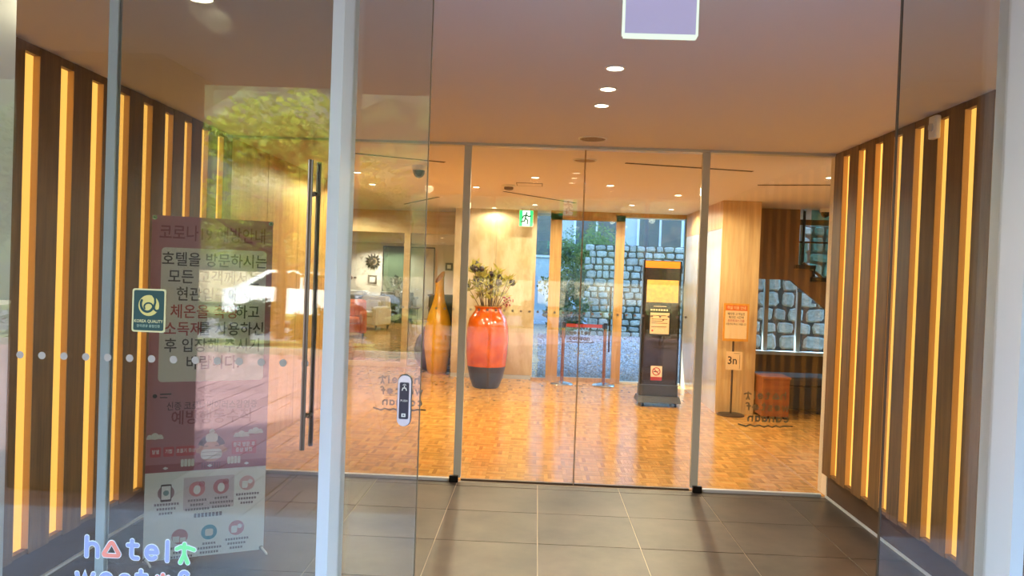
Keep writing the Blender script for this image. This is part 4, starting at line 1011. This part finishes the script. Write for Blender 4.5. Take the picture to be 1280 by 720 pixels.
# ================================================================== REAR YARD
m_grav = mat('gravel', (168, 176, 184), .9, rgb2=(50, 56, 64), scale=15, detail=5, lo=.44, hi=.56, bump=.8)
struct(MB().box(-7.7, 14, 13.42, 40, -.2, -.01).box(-.0, 14, YR+.15, 13.42, -.2, -.01).build('ground', m_grav), 'grey gravel yard behind the rear windows', 'ground')
gd_ = bpy.data.objects['ground']; pg = MB(); rg = random.Random(6)
while len(pg.f) < 15000*8:
    y = YR+.2+9.4*rg.random()**1.6; xx_ = y*rg.uniform(-.012, .215); r_ = rg.uniform(.018, .034); t_ = rg.uniform(.25, 1.25)
    if xx_ < .06: continue
    a_ = rg.uniform(0, PI); c_, s_2 = math.cos(a_)*r_, math.sin(a_)*r_; k_ = rg.uniform(.6, 1)
    pg.add([(xx_+c_, y+s_2, 0), (xx_-s_2*k_, y+c_*k_, .002), (xx_-c_, y-s_2, 0), (xx_+s_2*k_, y-c_*k_, .002), (xx_, y, r_*.7), (xx_, y, -.03)],
           [(0, 1, 4), (1, 2, 4), (2, 3, 4), (3, 0, 4), (1, 0, 5), (2, 1, 5), (3, 2, 5), (0, 3, 5)], (t_, t_, t_*1.02))
pg.build('pebbles', mat('pebble', (132, 142, 154), .8, attr='tint'), gd_)['kind'] = 'stuff'
m_stone = mat('field_stone', (150, 158, 160), .85, rgb2=(112, 120, 122), scale=5, detail=6, rnd=.22, bump=.4); m_mort = mat('dark_mortar', (44, 46, 46), .9)
def stone_wall(x0, x1, y, z1, sw, shh, seed, label):
    r = random.Random(seed); root = MB().box(x0, x1, y+.06, y+.4, 0, z1).build('stone_wall', m_mort); tag(root, label, 'wall')
    root['kind'] = 'structure'; z = -.02; protos = []
    for k in range(8):
        pts = []
        n = 8; aa = r.uniform(0, .8)
        base = [(.5*(abs(math.cos(2*PI*i/n+aa))**.45)*(1 if math.cos(2*PI*i/n+aa) > 0 else -1)*r.uniform(.80, 1), .5*(abs(math.sin(2*PI*i/n+aa))**.45)*(1 if math.sin(2*PI*i/n+aa) > 0 else -1)*r.uniform(.80, 1)) for i in range(n)]
        b = MB().rings([[(px, .9, pz) for px, pz in base], [(px, .1, pz) for px, pz in base], [(px*.72, -.25+r.uniform(-.1, .1), pz*.72) for px, pz in base]], True)
        o = b.build('stone', m_stone, root, local=True); protos.append(o.data); bpy.data.objects.remove(o)
    iv = wm(root).inverted()
    while z < z1-.05:
        hh = r.uniform(.75, 1.25)*shh; hh = min(hh, z1-z); x = x0-r.uniform(0, sw)
        while x < x1:
            ww = r.uniform(.6, 1.5)*sw; o = bpy.data.objects.new('stone', r.choice(protos)); COL.objects.link(o); o.parent = root
            o.location = iv @ Vector((x+ww/2, y+.06, z+hh/2)); o.scale = (ww*1.05, .10, hh*1.05*r.uniform(.9, 1.15)); o.rotation_euler = (0, r.uniform(-.10, .10), 0); x += ww
        z += hh
    return root
stone_wall(1.45, 5.0, 21.5, 2.45, .23, .18, 4, 'dry grey stone wall across the gravel yard behind the display stand')
stone_wall(4.0, 6.4, 15.6, 2.7, .34, .26, 8, 'stone wall close behind the stair window')
nb_ = thing('neighbour_building', 'grey hotel wing with white window frames above the stone wall, made tall to shade the yard', 'building', (2, 29, 0))
m_bw = mat('wing_render', (150, 158, 164), .8); m_bg = mat('wing_glass', (60, 74, 80), .1)
MB().box(-26, 14, 28, 34, 0, 25).build('facade', m_bw, nb_)  # height and length beyond view are stretched to shade the yard
k = 0
for x in (-3.2, -1.0, 1.2, 3.4, 5.6, 7.8):
    for z in (2.2, 5.6, 9.0, 12.4, 15.8, 19.2):
        wn = MB().box(x, x+1.6, 27.95, 28.02, z, z+1.9).build('window', m_alu, nb_)
        MB().box(x+.08, x+.76, 27.93, 27.96, z+.08, z+1.82).build('pane', m_bg, wn); MB().box(x+.84, x+1.52, 27.93, 27.96, z+.08, z+1.82).build('pane', m_bg, wn)

# ------------------------------------------------------------------ plants
def foliage(n, rad, sz, seed, clusters=26, leaf=.16, zc=0, sq=.8):
    r = random.Random(seed); mb = MB()
    cs = []
    for i in range(clusters):
        d = Vector((r.gauss(0, 1), r.gauss(0, 1), r.gauss(0, .8))).normalized(); cs.append((d*rad*r.uniform(.35, 1.0), rad*r.uniform(.22, .42)))
    for i in range(n):
        c, cr = cs[i % clusters]; d = Vector((r.gauss(0, 1), r.gauss(0, 1), r.gauss(0, 1))).normalized()
        p = c + d*cr*r.uniform(.5, 1); p = Vector((p.x, p.y, p.z*sq+zc)); a = Vector((r.gauss(0, 1), r.gauss(0, 1), r.gauss(0, .6))).normalized(); b = a.orthogonal().normalized()
        L = leaf*r.uniform(.6, 1.3); W_ = L*.32; t_ = r.uniform(.45, 1.3)
        mb.add([p, p+a*L*.5+b*W_, p+a*L, p+a*L*.5-b*W_], [(0, 1, 2, 3)], (t_, t_, t_*.8))
    return mb
def leaf_mat(name, rgb):
    if name in MATS: return MATS[name]
    m = mat(name, rgb, .6, attr='tint'); t = m.node_tree; b = t.nodes['Principled BSDF']; o = t.nodes['Material Output']
    tl = t.nodes.new('ShaderNodeBsdfTranslucent'); tl.inputs[0].default_value = (*lin((min(255, rgb[0]+24), min(255, rgb[1]+30), rgb[2])), 1)
    mx = t.nodes.new('ShaderNodeMixShader'); mx.inputs[0].default_value = .4
    t.links.new(b.outputs[0], mx.inputs[1]); t.links.new(tl.outputs[0], mx.inputs[2]); t.links.new(mx.outputs[0], o.inputs[0]); return m
m_lf = leaf_mat('tree_leaf', (122, 134, 62)); m_lf2 = leaf_mat('pine_leaf', (88, 110, 62)); m_bark = mat('bark', (74, 56, 44), .9, rgb2=(50, 38, 30), scale=10, stretch=(3, 3, .6))
protoT = []
for k, (mm, rad, hh) in enumerate(((m_lf, 2.3, 5.0), (m_lf2, 2.6, 5.6))):
    t = thing('tree', 'x', 'tree', (0, 0, 0)); r = random.Random(20+k)
    MB().tube([(0, 0, 0), (.08, .05, hh*.3), (-.05, .1, hh*.55), (.1, 0, hh*.9)], [.17, .14, .11, .05], 10).build('trunk', m_bark, t, smooth=True, local=True)
    for q in range(7):
        a = q*2.4; z = hh*(.33+.08*q); e = Vector((math.cos(a)*rad*.7, math.sin(a)*rad*.7, z+rad*.35))
        MB().tube([(0, .05, z), (e.x*.5, e.y*.5, z+rad*.12), e], [.07, .045, .02], 6).build('branch', m_bark, t, local=True)
    foliage(12000, rad, 1, 30+k, 46, .17, hh*.72, .95).build('foliage', mm, t, local=True)['kind'] = 'stuff'
    protoT.append(t)
spots = [(0, -5.6, -12.8, 0, 'sunlit broadleaf tree on the verge facing the swing door'), (1, -12.2, -13.0, 2, 'dark pine on the verge at the forecourt end'),
         (1, 1.0, -13.0, .6, 'dark pine on the verge opposite the open doorway'), (0, 7.6, -13.0, 4, 'sunlit broadleaf tree on the verge opposite the sensor wall'),
         (0, -13.3, -22.3, 3, 'broadleaf tree across the road at the bend'), (1, -6.7, -22.3, 5, 'dark pine across the road behind the white car'), (0, -.1, -22.3, 4.2, 'sunlit broadleaf tree across the road'), (1, 6.5, -22.3, 1.6, 'dark pine across the road opposite the sensor wall')]
used = set()
for k, x, y, rz, lb in spots:
    if k not in used:
        o = protoT[k]; o.location = (x, y, 0); o.rotation_euler = (0, 0, rz); o['label'] = lb; o.scale = (.88,)*3; used.add(k); o['group'] = 'trees along the front road'
    else: dup(protoT[k], (x, y, 0), rz, lb, 'trees along the front road', random.uniform(.84, .92))
# trees in the yard
dup(protoT[1], (1.75, 24.7, 0), 1.2, 'dark pine in the yard between stone wall and hotel wing', 'trees in the rear yard', .5)
dup(protoT[0], (5.6, 25.2, 0), 2.2, 'broadleaf tree behind the stone wall', 'trees in the rear yard', .55)
def shrub(x, y, r, hgt, seed, label, group=None):
    t = thing('shrub', label, 'shrub', (x, y, 0), 0, group)
    foliage(1400, r, 1, seed, 18, .12, hgt*.5, hgt/(2*r)).build('foliage', leaf_mat('shrub_leaf', (40, 60, 30)), t, local=True)['kind'] = 'stuff'
    MB().tube([(0, 0, 0), (.02, 0, hgt*.5)], [.05, .03], 6).build('stem', m_bark, t, local=True)
shrub(.85, 22.6, .8, 2.3, 1, 'dense green shrub at the end of the stone wall seen behind the rear door')
shrub(.72, 20.3, .5, 1.5, 2, 'lower green shrub in the yard near the narrow rear window')
for i, x in enumerate([-12.2+1.35*k for k in range(16)]):
    shrub(x, -10.6, .52, .85+.1*(i % 3), 40+i, 'low green shrub in the verge row along the brick forecourt', 'verge shrubs')

# ================================================================== FORECOURT BEHIND THE CAMERA (seen in the glass)
struct(MB().box(-12, 12, -.57, YO+.05, -.2, -.006).build('step_slab', mat('granite_slab', (168, 172, 178), .6, rgb2=(150, 154, 160), scale=14)), 'grey granite entrance slab under the canopy', 'paving')
m_brick = mat('clay_paver', (138, 106, 103), .8, attr='tint', rgb2=(118, 90, 87), scale=3)
pv = MB(); r = random.Random(2)
fg = MB().box(-16, 12, -9.6, -.57, -.2, -.03).build('forecourt', mat('paver_joint', (58, 46, 44), .9)); struct(fg, 'pink brick paved forecourt before the entrance', 'paving')
for i in range(-26, 20):
    for j in range(15):
        x, y = i*.6, -.57-(j+1)*.6
        if y < -9.6: continue
        for k in range(3):
            t_ = r.uniform(.82, 1.1); a = k*.2+.006; b = (k+1)*.2-.006
            if (i+j) & 1: pv.box(x+a, x+b, y+.006, y+.594, -.05, -.01, (t_, t_, t_))
            else: pv.box(x+.006, x+.594, y+a, y+b, -.05, -.01, (t_, t_, t_))
pvo = pv.build('pavers', m_brick, fg); pvo['kind'] = 'stuff'
struct(MB().box(-16, 12, -9.75, -9.6, -.2, .1).build('kerb', mat('kerb_stone', (118, 112, 104), .8)), 'pale kerb stone edging the brick forecourt', 'kerb')
struct(MB().box(-16, 12, -11.6, -9.75, -.2, .05).box(-16, 12, -30, -18.6, -.2, .1).build('verge', mat('dry_grass', (112, 116, 52), .95, rgb2=(84, 94, 40), scale=8)), 'dry grass verges along the road', 'verge')
struct(MB().box(-60, 60, -18.6, -11.6, -.2, -.02).build('road', mat('asphalt', (98, 97, 96), .9, rgb2=(84, 83, 82), scale=12)), 'sunlit asphalt road past the forecourt', 'road')
# white parked car
t = thing('car', 'white parked car on the road beyond the forecourt', 'car', (-5.9, -16.6, 0)); m_car = mat('car_white', (236, 238, 240), .2, coat=.6); m_cg = mat('car_glass', (30, 36, 42), .05); m_tyre = mat('tyre', (24, 24, 24), .8)
side = [(-2.1, .35), (2.1, .35), (2.15, .7), (1.95, .86), (1.1, .96), (.45, 1.42), (-.95, 1.46), (-1.75, 1.02), (-2.12, .92)]
fc = lambda s: frame((-5.9, -16.6+s, 0), (1, 0, 0), (0, 0, 1), (0, 1, 0))
MB().prism(fc(-.85), side, 1.7).build('body', m_car, t)
for s, n_ in ((-.856, -1), (.856, 1)):
    f_ = frame((-5.9, -16.6+s, 0), (1, 0, 0), (0, 0, 1), (0, n_, 0))
    MB().flat(f_, [(-.05, 1.0), (.95, 1.0), (.40, 1.36), (-.05, 1.38)]).build('side_window', m_cg, t); MB().flat(f_, [(-1.45, 1.05), (-.12, 1.0), (-.12, 1.38), (-.88, 1.39)]).build('side_window', m_cg, t)
    for xw in (-1.35, 1.3):
        wh = MB().tube([(-5.9+xw, -16.6+s*.98-.1*n_, .32), (-5.9+xw, -16.6+s*.98+.02*n_, .32)], .32, 20).build('wheel', m_tyre, t); MB().tube([(-5.9+xw, -16.6+s*.98, .32), (-5.9+xw, -16.6+s*.98+.03*n_, .32)], .2, 16).build('hub', m_steel, wh)
MB().add([(-5.9+1.12, -16.6-.75, .98), (-5.9+1.12, -16.6+.75, .98), (-5.9+.50, -16.6+.65, 1.40), (-5.9+.50, -16.6-.65, 1.40)], [(0, 1, 2, 3)]).build('windscreen', m_cg, t)
struct(MB().box(-16, 12, -26.4, -26, 0, 1.3).build('wall_road', mat('roadside_wall', (190, 176, 150), .9, rgb2=(170, 156, 130), scale=3)), 'pale roadside wall across the road', 'wall')

# wooded hillside behind the road
hm = MB(); rh = random.Random(12); NX, NY = 60, 24; V = []
for j in range(NY+1):
    for i in range(NX+1):
        x = -60+120*i/NX; y = -27-38*j/NY; V.append((x, y, -.2+30*(j/NY)**.8+rh.uniform(-.7, .7)*(1 if j else 0)))
hm.add(V, [(j*(NX+1)+i, (j+1)*(NX+1)+i, (j+1)*(NX+1)+i+1, j*(NX+1)+i+1) for j in range(NY) for i in range(NX)])
struct(hm.build('hillside', mat('wooded_hill', (54, 64, 28), .95, rgb2=(14, 20, 10), scale=.55, detail=10, lo=.40, hi=.60, bump=1)), 'green wooded hillside across the road', 'hill')
